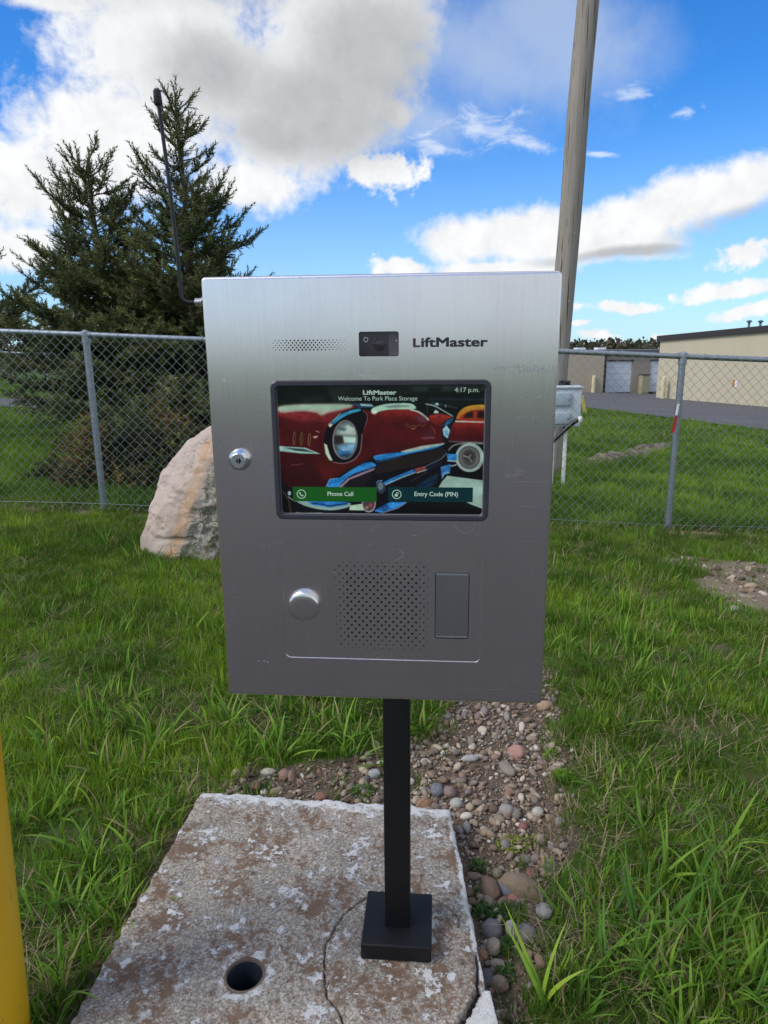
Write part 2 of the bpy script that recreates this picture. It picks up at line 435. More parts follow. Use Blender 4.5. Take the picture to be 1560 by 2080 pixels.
m, t, b = new_mat('lawn_soil')
pos = t.node('ShaderNodeNewGeometry').outputs['Position']
na = t.noise(pos, 55, 6, 0.7); nb = t.noise(pos, 3.0, 5, 0.6); nc = t.noise(pos, 14, 5, 0.65)
grass_c = t.mix(nb, (0.040, 0.085, 0.012), (0.080, 0.145, 0.022))
grass_c = t.mix(t.ss(nc, 0.4, 0.7), grass_c, (0.075, 0.085, 0.025))
soil = t.mix(na, (0.06, 0.045, 0.032), (0.22, 0.17, 0.125))
dry = t.mix(na, (0.13, 0.10, 0.065), (0.34, 0.28, 0.20))
cov = t.attr('soil'); dr = t.attr('dry')
colr = t.mix(t.ss(t.m('ADD', cov, t.m('MULTIPLY', t.m('SUBTRACT', nc, 0.5), 0.5)), 0.25, 0.65), grass_c, soil)
colr = t.mix(t.ss(t.m('ADD', dr, t.m('MULTIPLY', t.m('SUBTRACT', nc, 0.5), 0.6)), 0.3, 0.6), colr, dry)
t.put(b.inputs['Base Color'], colr); b.inputs['Roughness'].default_value = 0.95; b.inputs['Specular IOR Level'].default_value = 0.1
bump(t, t.m('ADD', na, nc), 0.012)
MAT['ground'] = m
ground = meshobj('ground', np.stack([GX, GY, GZ], -1).reshape(-1, 3), Fg, MAT['ground'], smooth=True)
tag(ground, 'green lawn sloping down behind the fence', kind='structure')
gxf, gyf = GX.ravel(), GY.ravel()
vattr(ground, 'soil', np.clip(m_gravel(gxf, gyf) + sstep(pdist(gxf, gyf, SLAB), -0.10, 0.0) * 0.8 + 0.42 * m_bald(gxf, gyf), 0, 1))
vattr(ground, 'dry', np.clip(m_bare(gxf, gyf) + 0.9 * m_strip(gxf, gyf), 0, 1))

# asphalt: storage yard (far right), road (far left), driveway behind the camera
m, t, b = new_mat('asphalt')
pos = t.node('ShaderNodeNewGeometry').outputs['Position']
na = t.noise(pos, 160, 4, 0.7); nb = t.noise(pos, 0.5, 6, 0.6); st = t.noise(t.scale(pos, (0.25, 2.2, 1)), 1.0, 5)
c0 = t.mix(nb, (0.105, 0.10, 0.105), (0.165, 0.155, 0.16))
c0 = t.mix(t.ss(st, 0.5, 0.75), c0, (0.19, 0.18, 0.18))
t.put(b.inputs['Base Color'], t.mix(t.m('MULTIPLY', na, 0.45), c0, (0.05, 0.05, 0.05)))
b.inputs['Roughness'].default_value = 0.9; b.inputs['Specular IOR Level'].default_value = 0.25
bump(t, na, 0.003)
MAT['asphalt'] = m
m, t, b = new_mat('driveway_asphalt')
pos = t.node('ShaderNodeNewGeometry').outputs['Position']
na = t.noise(pos, 160, 4, 0.7); nb = t.noise(pos, 0.6, 6, 0.6)
t.put(b.inputs['Base Color'], t.mix(t.m('MULTIPLY_ADD', na, 0.5, t.m('MULTIPLY', nb, 0.4)), (0.032, 0.030, 0.028), (0.088, 0.082, 0.077)))
b.inputs['Roughness'].default_value = 0.9
bump(t, na, 0.003)
MAT['driveway'] = m

def sheet(name, xs_fn, ys, n, mat, dz, label):
    V = []
    for y in ys:
        a0, a1 = xs_fn(y)
        for x in np.linspace(a0, a1, n): V.append((x, y, float(h0(x, y)) + dz))
    F = [(j * n + i, j * n + i + 1, (j + 1) * n + i + 1, (j + 1) * n + i) for j in range(len(ys) - 1) for i in range(n - 1)]
    o = meshobj(name, V, F, mat, smooth=True); return tag(o, label, kind='structure')
sheet('storage_yard', lambda y: (drive_edge(y) + 0.12 * math.sin(y * 1.3), 70), list(np.arange(7, 75, 1.0)), 40, MAT['asphalt'], 0.03, 'grey asphalt storage yard beyond the right lawn')
sheet('road', lambda y: (-60, -2.2), [15.2, 15.9, 16.6, 17.3, 18.2], 60, MAT['asphalt'], 0.03, 'grey asphalt road beyond the left lawn')
sheet('driveway', lambda y: (-40, 40), list(np.arange(-14, 0.41, 0.8)), 60, MAT['driveway'], 0.03, 'dark asphalt driveway in front of the pad')

# ------------------------------------------------------------------ buildings beyond the yard
def wall_mat(name, col, sc=0.6):
    m, t, b = new_mat(name)
    n = t.noise(t.scale(t.co, (0.5, 0.5, 0.12)), 1.6, 5); s2 = t.noise(t.scale(t.co, (5, 5, 0.3)), 1.0, 4)
    c0 = t.mix(n, tuple(np.array(col) * 0.9), tuple(np.array(col) * 1.08))
    t.put(b.inputs['Base Color'], t.mix(t.m('MULTIPLY', t.ss(s2, 0.55, 0.8), 0.2), c0, tuple(np.array(col) * 0.75)))
    b.inputs['Roughness'].default_value = 0.7
    return m
MAT['tan'] = wall_mat('tan_metal_siding', (0.52, 0.46, 0.325))
MAT['beige'] = wall_mat('lit_tan_siding', (0.50, 0.42, 0.31))  # tan siding of the wing, its brighter light put into the colour
MAT['tan_shaded'] = wall_mat('shaded_tan_siding', (0.36, 0.305, 0.25))  # same tan siding on the main wall, its shade put into the colour
MAT['trim'] = plain('brown_trim', (0.035, 0.028, 0.026), 0.5)
MAT['roofm'] = plain('grey_roof', (0.13, 0.13, 0.13), 0.6)
MAT['doorw'] = plain('white_overhead_door', (0.78, 0.83, 0.90), 0.5, 0, 0.05, 0.6)
MAT['cream'] = plain('cream_paint', (0.62, 0.56, 0.34), 0.6, 0, 0.12, 2)
MAT['cabinet'] = plain('beige_paint', (0.40, 0.36, 0.22), 0.6, 0, 0.1, 2)
MAT['pipe'] = plain('blue_grey_pipe', (0.12, 0.17, 0.25), 0.5)

def frame_at(P0, P1):
    P0 = np.array(P0[:2]); P1 = np.array(P1[:2]); d = P1 - P0; L_ = np.hypot(*d)
    return P0, math.atan2(d[1], d[0]), L_
# building 1: long tan wall with a low roof rising to the right
c1 = at(1332, 808, 39.5); e1_ = at(1560, 828, 30.9)
P0, ang1, L1 = frame_at(c1, e1_)
zb = -3.2; z_c = at(1338, 692, 39.5)[2]; z_e = at(1560, 672, 30.9)[2]
sl = (z_e - z_c) / L1; LL = 26.0; DEP = -20
B1 = empty('storage_building', (P0[0], P0[1], zb), ang1)
tag(B1, 'long tan metal storage building with dark sloping roof edge beyond the right fence', 'building')
hz = lambda x: z_c + sl * x - zb
npan = 26
for k in range(npan):                                 # wide siding panels with shallow standing joints
    x0, x1 = k * LL / npan, (k + 1) * LL / npan - 0.004
    V = [(x0, 0, 0), (x1, 0, 0), (x1, 0, hz(x1)), (x0, 0, hz(x0)), (x0, 0.2, 0), (x1, 0.2, 0), (x1, 0.2, hz(x1)), (x0, 0.2, hz(x0))]
    meshobj('siding_panel', V, [(0, 1, 2, 3), (5, 4, 7, 6), (4, 0, 3, 7), (1, 5, 6, 2), (3, 2, 6, 7), (4, 5, 1, 0)], MAT['tan'], B1)
mb = MB(); mb.add([(0.02, 0.21, 0), (0.02, 16, 0), (0.02, 16, hz(0)), (0.02, 0.21, hz(0)), (LL, 0.21, 0), (LL, 16, 0), (LL, 16, hz(LL)), (LL, 0.21, hz(LL))],
                  [(0, 3, 2, 1), (4, 5, 6, 7), (1, 2, 6, 5), (0, 4, 7, 3)])
mb.build('wall', MAT['tan'], B1)
mb = MB(); mb.add([(-0.15, -0.15, hz(0) + 0.0), (LL, -0.15, hz(LL)), (LL, -0.15, hz(LL) + 0.26), (-0.15, -0.15, hz(0) + 0.26), (-0.15, 16.2, hz(0)), (LL, 16.2, hz(LL)), (LL, 16.2, hz(LL) + 0.26), (-0.15, 16.2, hz(0) + 0.26)],
                  [(0, 1, 2, 3), (5, 4, 7, 6), (4, 0, 3, 7), (1, 5, 6, 2), (3, 2, 6, 7), (4, 5, 1, 0)])
mb.build('roof', MAT['trim'], B1)
for px in (1518, 1541):
    q = at(px, 690, 34.0)
    lx = (q[0] - P0[0]) * math.cos(ang1) + (q[1] - P0[1]) * math.sin(ang1); ly = -(q[0] - P0[0]) * math.sin(ang1) + (q[1] - P0[1]) * math.cos(ang1)
    zt = at(px, 655, 34.0)[2] - zb
    mb = MB(); mb.tube([(lx, ly, zt - 1.2), (lx, ly, zt)], 0.055, 8); mb.lathe([(0.05, zt - 0.02), (0.13, zt + 0.03), (0.13, zt + 0.07), (0.02, zt + 0.12)], 10, (lx, ly, 0))
    mb.build('roof_vent_pipe', MAT['pipe'], B1)
MAT['orange'] = plain('orange_sign', (0.50, 0.20, 0.05), 0.5, 0, 0.3, 9)
MAT['signw'] = plain('white_sign', (0.72, 0.78, 0.82), 0.5)
_q = at(1500, 778, 33.2)
lx = (_q[0] - P0[0]) * math.cos(ang1) + (_q[1] - P0[1]) * math.sin(ang1); zq = _q[2] - zb
SG = empty('wall_sign', (P0[0] + lx * math.cos(ang1), P0[1] + lx * math.sin(ang1), _q[2]), ang1)
tag(SG, 'small orange and white sign on the tan building wall', 'sign')
MB().box((-0.16, -0.03, -0.16), (-0.01, -0.004, 0.14), bev=0.004).build('orange_plate', MAT['orange'], SG)
MB().box((0.01, -0.03, -0.18), (0.17, -0.004, 0.10), bev=0.004).build('white_plate', MAT['signw'], SG)

# building 2: tan range with white overhead doors, wing on its left coloured as lit
D2 = 47.0
q0 = at(1221, 798, D2); q1 = at(1400, 800, D2 + 1.0)
P2, ang2, L2 = frame_at(q0, q1)
zb2 = -2.6; ztop = at(1221, 716, D2)[2]
B2 = empty('garage_building', (P2[0], P2[1], zb2), ang2)
tag(B2, 'tan storage building with white overhead doors, its wall toned as shaded and its wing as lit, far behind the fence', 'building')
H2 = ztop - zb2
def l2(px, py=798):
    q = at(px, py, D2); return (q[0] - P2[0]) * math.cos(ang2) + (q[1] - P2[1]) * math.sin(ang2), q[2] - zb2
dx0, dz0 = l2(1223); dx1, dz1 = l2(1286); _, dzt = l2(1223, 734); ex0, _ = l2(1326); ex1 = ex0 + (dx1 - dx0)
mb = MB()
xs_ = [0, dx0 + 0.12, dx1, ex0, ex1, 16]
for i in range(5):
    lo = dzt if i in (1, 3) else 0
    mb.box((xs_[i], 0, lo), (xs_[i + 1] - 0.001, 0.25, H2))
mb.box((0, 0.26, 0), (16, 12, H2 - 0.05))
mb.build('wall', MAT['tan_shaded'], B2)
for a0, a1 in ((dx0 + 0.12, dx1), (ex0, ex1)):
    DR = MB().box((a0 - 0.06, -0.03, dzt), (a1 + 0.06, -0.004, dzt + 0.08)).build('overhead_door', MAT['trim'], B2)
    npz = 5; hz_ = (dzt - dz0) / npz
    for k in range(npz):
        MB().box((a0 + 0.01, 0.08, dz0 + k * hz_ + 0.008), (a1 - 0.01, 0.13, dz0 + (k + 1) * hz_ - 0.004), bev=0.006).build('door_panel', MAT['doorw'], DR)
MB().box((-4.2, -0.25, H2 - 0.02), (16.3, 12.3, H2 + 0.16)).build('roof', MAT['roofm'], B2)
wl, _ = l2(1120)
MB().box((wl, -0.9, 0), (-0.35, 8, H2 - 0.03)).build('wing', MAT['beige'], B2)
MB().box((-0.33, -0.6, 0), (-0.03, -0.02, H2 - 0.03)).build('downspout', MAT['trim'], B2)
for px in (1200, 1246):
    lx, _ = l2(px); MB().box((lx - 0.3, 2.0, H2 + 0.16), (lx + 0.35, 2.6, H2 + 0.32), bev=0.03).build('roof_unit', MAT['signw'], B2)
lx, lz = l2(1309)
cb = empty('utility_cabinet', (P2[0] + lx * math.cos(ang2), P2[1] + lx * math.sin(ang2), float(h0(*(P2[:2])))-0.1), ang2)
tag(cb, 'small beige cabinet standing between the two white overhead doors', 'cabinet')
MB().box((-0.28, -0.5, 0), (0.28, -0.03, 1.25), bev=0.02).build('cabinet_body', MAT['cabinet'], cb)
MB().box((-0.24, -0.53, 0.1), (0.24, -0.503, 1.15), bev=0.008).build('cabinet_door', MAT['cabinet'], cb)
MB().box((-0.31, -0.55, 1.252), (0.31, -0.02, 1.30), bev=0.01).build('cabinet_top', MAT['trim'], cb)
def bollard(name, loc, rad, hgt_, mat, label, lean=0.0, group=None):
    o = empty(name, loc); o.rotation_euler = (0, -lean, 0); tag(o, label, 'bollard', group)
    MB().lathe([(rad, -0.3), (rad, hgt_ - 0.06), (rad * 0.97, hgt_ - 0.03), (rad * 0.8, hgt_ - 0.008), (rad * 0.5, hgt_ + 0.008), (0.001, hgt_ + 0.012)], 40, cap1=False).build('pipe', mat, o, 40)
    return o
p = at(1205, 797, D2 - 1.2); bollard('protective_bollard', (p[0], p[1], float(h0(p[0], p[1])) + 0.02), 0.13, 1.1, MAT['cream'], 'cream bollard standing against the lit-toned wing')
p = at(1346, 806, 38.2); bollard('protective_bollard', (p[0], p[1], float(h0(p[0], p[1])) + 0.02), 0.12, 1.2, MAT['cream'], 'cream bollard at the corner of the long tan building')

# ------------------------------------------------------------------ chain-link fence
def fence(label, x_posts, line, height, zg, pitch, wr, rail_r, post_r, rand_off=0.0, nseg=4):
    """line(s) -> (x, y) for s along the fence; zg(s) ground height"""
    s0, s1 = x_posts[0], x_posts[-1]
    root = empty('chain_link_fence', (*line(s0), zg(s0))); tag(root, label, 'fence')
    inv = Vector(root.location)
    P = lambda s, z, off=0.0: tuple(Vector((line(s)[0], line(s)[1] + off, zg(s) + z)) - inv)
    for s in x_posts:
        po = MB().tube([P(s, -0.3, 0.035 + post_r), P(s, height - 0.03, 0.035 + post_r)], post_r, 14).build('post', MAT['galv'], root, 40)
        lp = MB(); zt = height
        lp.tube([P(s, zt - 0.055, 0.035 + post_r), P(s, zt - 0.03, 0.035 + post_r), P(s, zt + 0.022, 0.03 + post_r), P(s, zt + 0.034, 0.03 + post_r)], [post_r * 1.22, post_r * 1.22, post_r * 1.05, post_r * 0.4], 14)
        lp.tube([P(s - 0.035, zt, 0.035 + post_r), P(s + 0.035, zt, 0.035 + post_r)], rail_r * 1.22, 14)
        lp.build('post_cap', MAT['galv'], po, 40)
    ss_ = np.linspace(s0 - 0.05, s1 + 0.05, 40)
    MB().tube([P(s, height + 0.004 * math.sin(s * 1.7), 0.035 + post_r) for s in ss_], rail_r, 14).build('top_rail', MAT['galv'], root, 40)
    MB().tube([P(s, 0.06 + 0.01 * math.sin(s * 2.1), 0.03) for s in ss_], wr * 1.2, 5).build('tension_wire', MAT['wire'], root, 60)
    # woven fabric: every wire zigzags up and hooks its neighbours
    pitch = pitch / 2; nw = int((s1 - s0) / pitch); nz = int(round((height - 0.02) / pitch)); dz = (height + 0.018 - 0.03) / nz
    V, F = [], []
    for w in range(nw):
        sc_ = s0 + (w + 0.5) * pitch
        pts = []
        for k in range(nz + 1):
            sgn = 1 if (k + w) % 2 == 0 else -1
            jx = 0.0012 * math.sin(w * 12.9 + k * 3.1)
            sx = sc_ + sgn * pitch * 0.515 + jx
            pts.append((sx, 0.03 + k * dz, sgn))
        base = len(V)
        for k, (sx, z, sgn) in enumerate(pts):
            c_ = Vector(P(sx, z, -0.004 - 0.004 * (1 if k % 2 else -1)))
            for q in range(nseg):
                a = 2 * math.pi * q / nseg + 0.6
                V.append((c_.x + wr * math.cos(a) * 1.25, c_.y + wr * math.sin(a), c_.z))
        for k in range(nz):
            for q in range(nseg):
                F.append((base + k * nseg + q, base + k * nseg + (q + 1) % nseg, base + (k + 1) * nseg + (q + 1) % nseg, base + (k + 1) * nseg + q))
    o = meshobj('wire_mesh', V, np.array(F), MAT['wire'], root, smooth=True); o['kind'] = 'stuff'
    # tie wires round the rail
    for s in np.arange(s0 + 0.3, s1, 0.61):
        c_ = Vector(P(s, height, 0.035 + post_r)); rr = rail_r + 0.004
        MB().tube([c_ + Vector((0.002 * k, rr * math.cos(k * 0.63), rr * math.sin(k * 0.63))) for k in range(11)], 0.0022, 5).build('tie_wire', MAT['wire'], root)
    return root
FH = 1.315
fz = lambda s: 0.061 - 0.0438 * (s + 2.147) - 0.002
fence('galvanised chain-link fence running the whole width behind the boulder', [-6.49, -4.32, -2.147, 0.02, 2.193, 4.36, 6.53], lambda s: (s, 5.06), FH, fz, 0.0715, 0.0017, 0.0195, 0.0245)
pL = gnd(102, 832); yF = pL[1]
fence('dark distant chain-link fence along the near side of the road', [pL[0] - 9.2, pL[0] - 6.2, pL[0] - 3.1, pL[0], pL[0] + 3.1], lambda s: (s, yF), 1.2,
      lambda s: float(h0(s, yF)), 0.09, 0.0018, 0.02, 0.026, nseg=3)

# red and white marker strip tied to the fence post
_mq = at(1369, 876, 5.03); mk = empty('marker_strip', (_mq[0], 5.03, _mq[2])); mk.rotation_euler = (0, R(6), 0)
tag(mk, 'thin red and white marker strip tied to a fence post', 'marker')
MAT['red'] = plain('red_plastic', (0.42, 0.03, 0.025), 0.5, 0, 0.25, 30)
MAT['whitep'] = plain('white_plastic', (0.7, 0.7, 0.7), 0.5)
MB().box((-0.012, -0.006, 0.115), (0.002, 0.006, 0.20), bev=0.003).build('white_end', MAT['whitep'], mk)
MB().add([(-0.022, -0.004, -0.02), (0.006, -0.004, 0.0), (0.006, -0.002, 0.114), (-0.014, -0.006, 0.114), (-0.018, 0.004, -0.02), (0.006, 0.004, 0.0), (0.006, 0.006, 0.114), (-0.012, 0.004, 0.114)],
         [(0, 1, 2, 3), (5, 4, 7, 6), (4, 0, 3, 7), (1, 5, 6, 2), (3, 2, 6, 7), (4, 5, 1, 0)]).build('red_flag', MAT['red'], mk)

# ------------------------------------------------------------------ timber utility pole
m, t, b = new_mat('weathered_pole_wood')
g = t.noise(t.scale(t.co, (34, 34, 0.9)), 1.0, 6, 0.65); k1 = t.noise(t.scale(t.co, (9, 9, 0.35)), 1.0, 4)
crk = t.ss(t.noise(t.scale(t.co, (60, 60, 0.7)), 1.0, 3, 0.5), 0.60, 0.68)
c0 = t.mix(g, (0.15, 0.13, 0.11), (0.44, 0.395, 0.34)); c0 = t.mix(t.ss(k1, 0.45, 0.7), c0, (0.32, 0.29, 0.255))
t.put(b.inputs['Base Color'], t.mix(crk, c0, (0.04, 0.032, 0.026)))
b.inputs['Roughness'].default_value = 0.9
bump(t, t.m('SUBTRACT', g, crk), 0.01)
MAT['pole'] = m
pa = at(1136, 700, 8.0); pb = at(1194, 0, 8.0)
kz = (pb[0] - pa[0]) / (pb[2] - pa[2]); gz = float(h0(pa[0], 8.0)) - 0.4
PO = empty('utility_pole', (pa[0] + kz * (gz - pa[2]), 8.0, gz)); tag(PO, 'tall weathered timber utility pole rising behind the steel entry box', 'pole')
pts, rd = [], []
for i in range(26):
    z = i * 0.36; pts.append((kz * z + 0.006 * math.sin(i * 0.9), 0.006 * math.cos(i * 0.7), z)); rd.append(0.128 - 0.0032 * z)
shaft = MB().tube(pts, rd, 28).build('shaft', MAT['pole'], PO, 50)
for z in (1.45, 2.35, 3.05):                          # nails and staples
    MB().tube([(kz * z + 0.03, -0.13, z), (kz * z + 0.03, -0.118, z)], 0.006, 8).build('nail', MAT['nickel'], PO)
cz = at(1143, 782, 7.85)[2] - gz
MB().box((kz * cz + 0.0, -0.19, cz - 0.03), (kz * cz + 0.12, -0.11, cz + 0.05), bev=0.012).build('cable_clamp', MAT['plastic'], PO)

# ------------------------------------------------------------------ white electrical pedestal behind the fence
MAT['meterw'] = plain('pale_grey_enclosure', (0.52, 0.58, 0.62), 0.45, 0, 0.06, 12)
MAT['meterp'] = plain('blue_grey_cover', (0.36, 0.44, 0.50), 0.4, 0, 0.08, 12)
DU = 6.8
ul = at(1116, 867, DU); ur = at(1178, 867, DU); ut = at(1150, 787, DU)
UB = empty('electrical_pedestal', ((ul[0] + ur[0]) / 2, DU, float(h0(ul[0], DU)))); UB.rotation_euler = (0, 0, R(-3))
tag(UB, 'pale grey electrical box on two white posts behind the chain-link fence', 'electrical box')
w2 = (ur[0] - ul[0]) / 2; zb_ = ul[2] - UB.location.z; zt_ = ut[2] - UB.location.z
MB().box((-w2, 0, zb_), (w2, 0.16, zt_ - 0.012), bev=0.006).build('enclosure', MAT['meterw'], UB, 40)
MB().box((-w2 - 0.01, -0.014, zt_ - 0.011), (w2 + 0.012, 0.17, zt_ + 0.012), bev=0.005).build('rain_hood', MAT['meterw'], UB, 40)
hh = (zt_ - zb_)
for f0, f1 in ((0.54, 0.87), (0.07, 0.36)):
    cv = MB().box((-w2 + 0.02, -0.022, zb_ + hh * f0), (w2 * 0.30, -0.001, zb_ + hh * f1), bev=0.006).build('cover', MAT['meterp'], UB, 40)
    MB().box((w2 * 0.30 - 0.03, -0.028, zb_ + hh * (f0 + f1) / 2 - 0.012), (w2 * 0.30 - 0.012, -0.0225, zb_ + hh * (f0 + f1) / 2 + 0.012), bev=0.002).build('latch', MAT['nickel'], cv)
for lx in (-w2 * 0.62, w2 * 0.18):
    MB().box((lx - 0.017, 0.06, -0.3), (lx + 0.017, 0.09, zb_ - 0.001), bev=0.004).build('post', MAT['whitep'], UB, 40)
    MB().tube([(lx - 0.02, 0.03, zb_ - 0.04), (lx - 0.02, 0.03, zb_ - 0.002)], 0.022, 10).build('conduit_nut', MAT['plastic'], UB)
q = at(1181, 851, 6.62); ca = (q[0] - UB.location.x, -0.16, q[2] - UB.location.z)
cbl = MB(); pts = [Vector(ca) + Vector((-0.34 * s, 0.05 * s, -0.34 * s ** 1.25 - 0.0)) for s in np.linspace(0.03, 1.15, 12)]
cbl.tube(pts, 0.021, 10); CB = cbl.build('cable', MAT['plastic'], UB, 50)
MB().lathe([(0.02, -0.03), (0.027, -0.01), (0.026, 0.01), (0.014, 0.026), (0.001, 0.03)], 14, ca, cap1=False).build('cable_cap', MAT['whitep'], CB, 50)
# yellow marker stake in the lawn edge
q = gnd(1190, 842); yk = empty('marker_stake', (q[0], q[1], q[2] - 0.05)); yk.rotation_euler = (0, R(-14), 0)
tag(yk, 'short leaning yellow stake at the edge of the yard asphalt', 'stake')
MAT['yel'] = plain('yellow_plastic', (0.55, 0.42, 0.08), 0.5)
MB().box((-0.05, -0.02, -0.1), (0.05, 0.02, 0.62), bev=0.01).build('stake', MAT['yel'], yk)

# ------------------------------------------------------------------ boulder
def nz3(P, f, seed=0.0, oct=4, ridged=False):
    out = np.empty(len(P))
    for i, p in enumerate(P):
        v = Vector((p[0] * f + seed, p[1] * f - seed, p[2] * f + 2 * seed))
        out[i] = mnoise.ridged_multi_fractal(v, 1.0, 2.0, oct, 1.0, 2.0) if ridged else mnoise.fractal(v, 1.0, 2.0, oct)
    return out
BY = 4.02
outl = [(432, 879), (395, 884), (372, 905), (352, 938), (334, 966), (318, 1008), (300, 1052), (283, 1090), (272, 1110), (277, 1128), (294, 1146), (360, 1158), (450, 1160),
        (540, 1160), (575, 1120), (560, 1040), (530, 950), (490, 890)]
O3 = np.array([at(425 + (px - 425) * 1.22, 1040 + (py - 1040) * 1.08, BY) for px, py in outl])[:, [0, 2]]
cen = np.array([at(425, 1050, BY)[0], at(425, 1050, BY)[2]])
ang = np.arctan2(O3[:, 1] - cen[1], O3[:, 0] - cen[0]); rad_ = np.hypot(O3[:, 0] - cen[0], O3[:, 1] - cen[1])
order = np.argsort(ang); ang, rad_ = ang[order], rad_[order]
ang = np.concatenate([ang - 2 * np.pi, ang, ang + 2 * np.pi]); rad_ = np.tile(rad_, 3)
NT_, NP_ = 180, 90
V = []
for j in range(NP_ + 1):
    _f = 1 - abs(2 * j / NP_ - 1); ph = math.asin(min(_f, 1.0) ** (1 / 0.62)); ph = ph if j <= NP_ / 2 else math.pi - ph
    for i in range(NT_):
        th = 2 * math.pi * i / NT_ - math.pi
        r_ = np.interp(th, ang, rad_)
        f_ = max(math.sin(ph), 0.0) ** 0.62
        x, z = r_ * f_ * math.cos(th), r_ * f_ * math.sin(th)
        # the front breaks along a ridge that leans to the upper right
        rid = (x + 0.075) * 0.93 - z * 0.37
        d = 0.24 * (1.0 if math.cos(ph) < 0 else 0.9)
        y = -d * math.copysign(abs(math.cos(ph)) ** 0.7, math.cos(ph))
        if y < 0: y += 0.30 * max(-rid - 0.02, 0) + 0.14 * max(rid - 0.03, 0) * (1 if rid > 0 else 0) * -0.4
        V.append((x, y, z))
V = np.array(V)
_fr = np.random.default_rng(31)
for _k in range(26):
    n_ = _fr.normal(0, 1, 3); n_[1] = -abs(n_[1]) * 0.9; n_ /= np.linalg.norm(n_)
    sup = (V @ n_).max(); over = np.maximum(V @ n_ - sup * _fr.uniform(0.84, 0.95), 0); V = V - over[:, None] * n_ * 0.92
N = V / (np.linalg.norm(V, axis=1, keepdims=True) + 1e-6)
rid = (V[:, 0] + 0.075) * 0.93 - V[:, 2] * 0.37
rough_side = sstep(rid + 0.02 * nz3(V, 9, 1.0), -0.02, 0.03)
disp = 0.030 * nz3(V, 3.2, 4.0, 5) + rough_side * (0.022 * nz3(V, 17, 2.0, 5)) + (1 - rough_side) * 0.006 * nz3(V, 12, 7.0, 3)
led = nz3(np.stack([V[:, 0] * 0.6, V[:, 1], V[:, 2] * 2.2], 1), 5, 3.0, 3)
disp -= 0.016 * sstep(led, 0.28, 0.36)
V = V + N * disp[:, None]
Fb = np.array([(j * NT_ + i, (j + 1) * NT_ + i, (j + 1) * NT_ + (i + 1) % NT_, j * NT_ + (i + 1) % NT_) for j in range(NP_) for i in range(NT_)])
m, t, b = new_mat('boulder_stone')
fine = t.noise(t.co, 130, 5, 0.7); mid = t.noise(t.co, 22, 6, 0.65); low = t.noise(t.co, 5, 4, 0.6, 0.6)
smooth_c = t.mix(low, (0.58, 0.43, 0.34), (0.68, 0.58, 0.51)); smooth_c = t.mix(t.ss(t.noise(t.scale(t.co, (5, 5, 15)), 1.0, 5, 0.6, 0.8), 0.5, 0.72), smooth_c, (0.36, 0.30, 0.285))
smooth_c = t.mix(t.ss(mid, 0.6, 0.75), smooth_c, (0.66, 0.58, 0.46))
speck = t.voro(t.co, 120, 'Color'); sp = t.node('ShaderNodeSeparateColor', {0: speck}).outputs[0]
rough_c = t.mix(sp, (0.12, 0.115, 0.10), (0.58, 0.54, 0.45)); rough_c = t.mix(t.ss(mid, 0.5, 0.7), rough_c, (0.44, 0.36, 0.20))
oc = t.mix(mid, (0.58, 0.32, 0.15), (0.62, 0.44, 0.30))
rf = t.attr('rough'); rd_ = t.attr('rid')
c0 = t.mix(rf, smooth_c, rough_c)
bandf = t.ss(t.m('ABSOLUTE', t.m('ADD', t.m('ADD', rd_, 0.055), t.m('MULTIPLY', t.m('SUBTRACT', low, 0.5), 0.10))), 0.06, 0.015)
c0 = t.mix(t.m('MULTIPLY', bandf, t.ss(mid, 0.32, 0.55)), c0, oc)
crk = t.ss(t.voro(t.vm('ADD', t.co, t.scale(t.noise(t.co, 6, 4, out='Color'), (0.2, 0.2, 0.2))), 5.0, 'Distance', 'DISTANCE_TO_EDGE'), 0.012, 0.002)
c0 = t.mix(t.m('MULTIPLY', crk, t.ss(low, 0.56, 0.66)), c0, (0.20, 0.14, 0.11))
c0 = t.mix(t.ss(t.noise(t.scale(t.co, (16, 16, 40)), 1.0, 6, 0.7, 1.0), 0.60, 0.72), c0, (0.33, 0.24, 0.19))
c0 = t.mix(t.m('MULTIPLY', t.ss(t.noise(t.vm('ADD', t.co, (4, 4, 4)), 9, 6, 0.65), 0.52, 0.68), 0.55), c0, (0.56, 0.50, 0.45))
t.put(b.inputs['Base Color'], t.mix(t.m('MULTIPLY', fine, 0.2), c0, (0.25, 0.20, 0.16))); b.inputs['Roughness'].default_value = 0.85
bump(t, t.m('ADD', t.m('MULTIPLY', fine, 0.6), t.m('ADD', mid, t.m('MULTIPLY', t.m('MULTIPLY', crk, t.ss(low, 0.56, 0.66)), -1.2))), 0.016)
MAT['boulder'] = m
bo = meshobj('boulder', V, Fb, MAT['boulder'], smooth=True); bo.location = (cen[0], BY + 0.1, cen[1])
fix_normals(bo)
vattr(bo, 'rough', rough_side); vattr(bo, 'rid', rid)
tag(bo, 'large pink and grey angular boulder on the grass in front of the fence', 'boulder')

